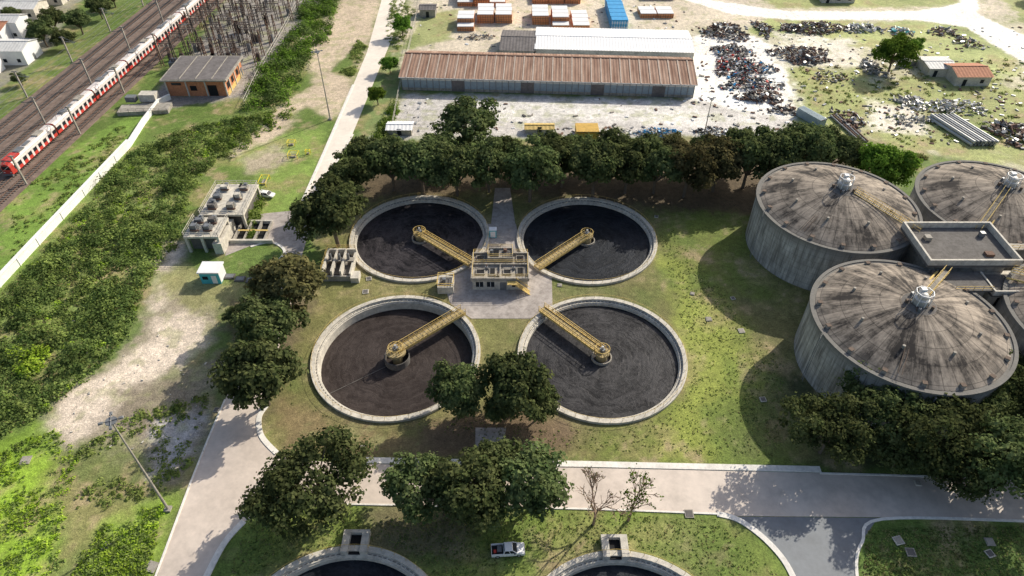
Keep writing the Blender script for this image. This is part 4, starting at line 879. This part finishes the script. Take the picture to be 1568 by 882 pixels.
x,y=P(409,301); e=empty('parked_car',(x,y,0),rad(-12))
mb=MB(); prof_body(mb,[(-2.05,.35),(2.05,.35),(2.12,.6),(2.0,.85),(1.1,.98),(-1.95,1.0),(-2.12,.7)],1.72,WHITE); mb.obj('body',e,bevel=.07)
mb=MB(); green(mb,-1.9,1.15,-1.5,.45,.97,1.48,1.6,1.3,WHITE); mb.obj('cabin',e); mb=MB(); wheels(mb,(-1.3,1.3),1.72,.33); mb.bb(2.05,2.15,-.75,-.45,.6,.75,ALU); mb.bb(2.05,2.15,.45,.75,.6,.75,ALU); mb.obj('wheels_and_trim',e)
# ------------------------------------------------------------ poles
def pole(px,py,h,n=4,s=1.0):
    x,y=P(px,py); e=empty('floodlight_pole',(x,y,0)); mb=MB((x,y,0))
    mb.tube((x,y,-.1),(x,y,h),.22*s,CONC,8,.11*s); mb.box(x,y,-.05,1,1,.4,CONC); mb.obj('mast',e)
    mb=MB((x,y,0)); mb.lathe(x,y,[(.8*s,h-.3),(.8*s,h-.15),(.1,h-.15)],STEEL,16)
    for k in range(n):
        t=2*math.pi*k/n+.4; mb.tube((x,y,h-.1),(x+1.1*s*math.cos(t),y+1.1*s*math.sin(t),h),.06,STEEL,5); mb.box(x+1.3*s*math.cos(t),y+1.3*s*math.sin(t),h-.15,.7*s,.45*s,.2,STEEL,t,.7)
    mb.obj('lamp_head',e)
pole(506,183,21);pole(258,780,23.5);pole(1078,207,11.5,3,.8);pole(300,90,12,2,.7)
for px,py,w in((163,836,1.3),(1085,489,1.2),(1135,507,1.2),(1168,612,1.1),(1375,828,1.4),(1394,846,1.4),(1055,787,1.4),(233,868,1.6),(1005,332,.9),(1060,450,.9),(1122,457,.9),(565,427,1.2),(820,683,.9),(1515,830,1.3),(557,684,1),(332,628,1),(857,437,1),(560,447,1.3),(1515,848,1.2),(40,705,1.6),(1405,740,1)):
    x,y=P(px,py); mb=MB((x,y,0)); r=random.uniform(-.3,.3); mt=random.choice((CONC,CONC,CONCL)); mb.box(x,y,-.05,w,w,.22,mt,r); mb.box(x,y,.17,w*.75,w*.75,.05,CONCD if random.random()<.4 else CONC,r); mb.obj('access_cover')
mb=MB(); pts=[(*p,0) for p in PL([(600,205),(612,140),(640,20),(655,-60)])]; mb.rail(pts,2.0,CONCL,3,.06); mb.obj('wire_fence')
mb=MB(); pts=[(*p,0) for p in PL([(375,162),(400,110),(440,40),(470,-20)])]; mb.rail(pts,2.2,CONCL,3,.07); mb.obj('wire_fence')
# ------------------------------------------------------------ light
el=rad(33); az=rad(47)
w=bpy.data.worlds.new('World'); scene.world=w; w.use_nodes=True; nt=w.node_tree
sky=nt.nodes.new('ShaderNodeTexSky'); sky.sky_type='NISHITA'; sky.sun_disc=False; sky.sun_elevation=el; sky.sun_rotation=az
sky.air_density=1.0; sky.dust_density=3.0
nt.links.new(sky.outputs[0],nt.nodes['Background'].inputs[0]); nt.nodes['Background'].inputs[1].default_value=.14
L=bpy.data.lights.new('sun','SUN'); L.energy=5; L.angle=rad(.5); L.color=(1,.93,.80); lo=link(bpy.data.objects.new('sun',L))
d=-Vector((math.cos(el)*math.sin(az),math.cos(el)*math.cos(az),math.sin(el))); lo.rotation_euler=d.to_track_quat('-Z','Y').to_euler()
scene.view_settings.view_transform='Standard'; scene.view_settings.look='None'; scene.view_settings.exposure=0
cam=bpy.data.cameras.new('camera'); cam.lens=24; cam.sensor_width=36; cam.clip_end=9000; co=link(bpy.data.objects.new('camera',cam))
co.location=(0,0,H); co.rotation_euler=(math.pi/2-TH,0,0); scene.camera=co
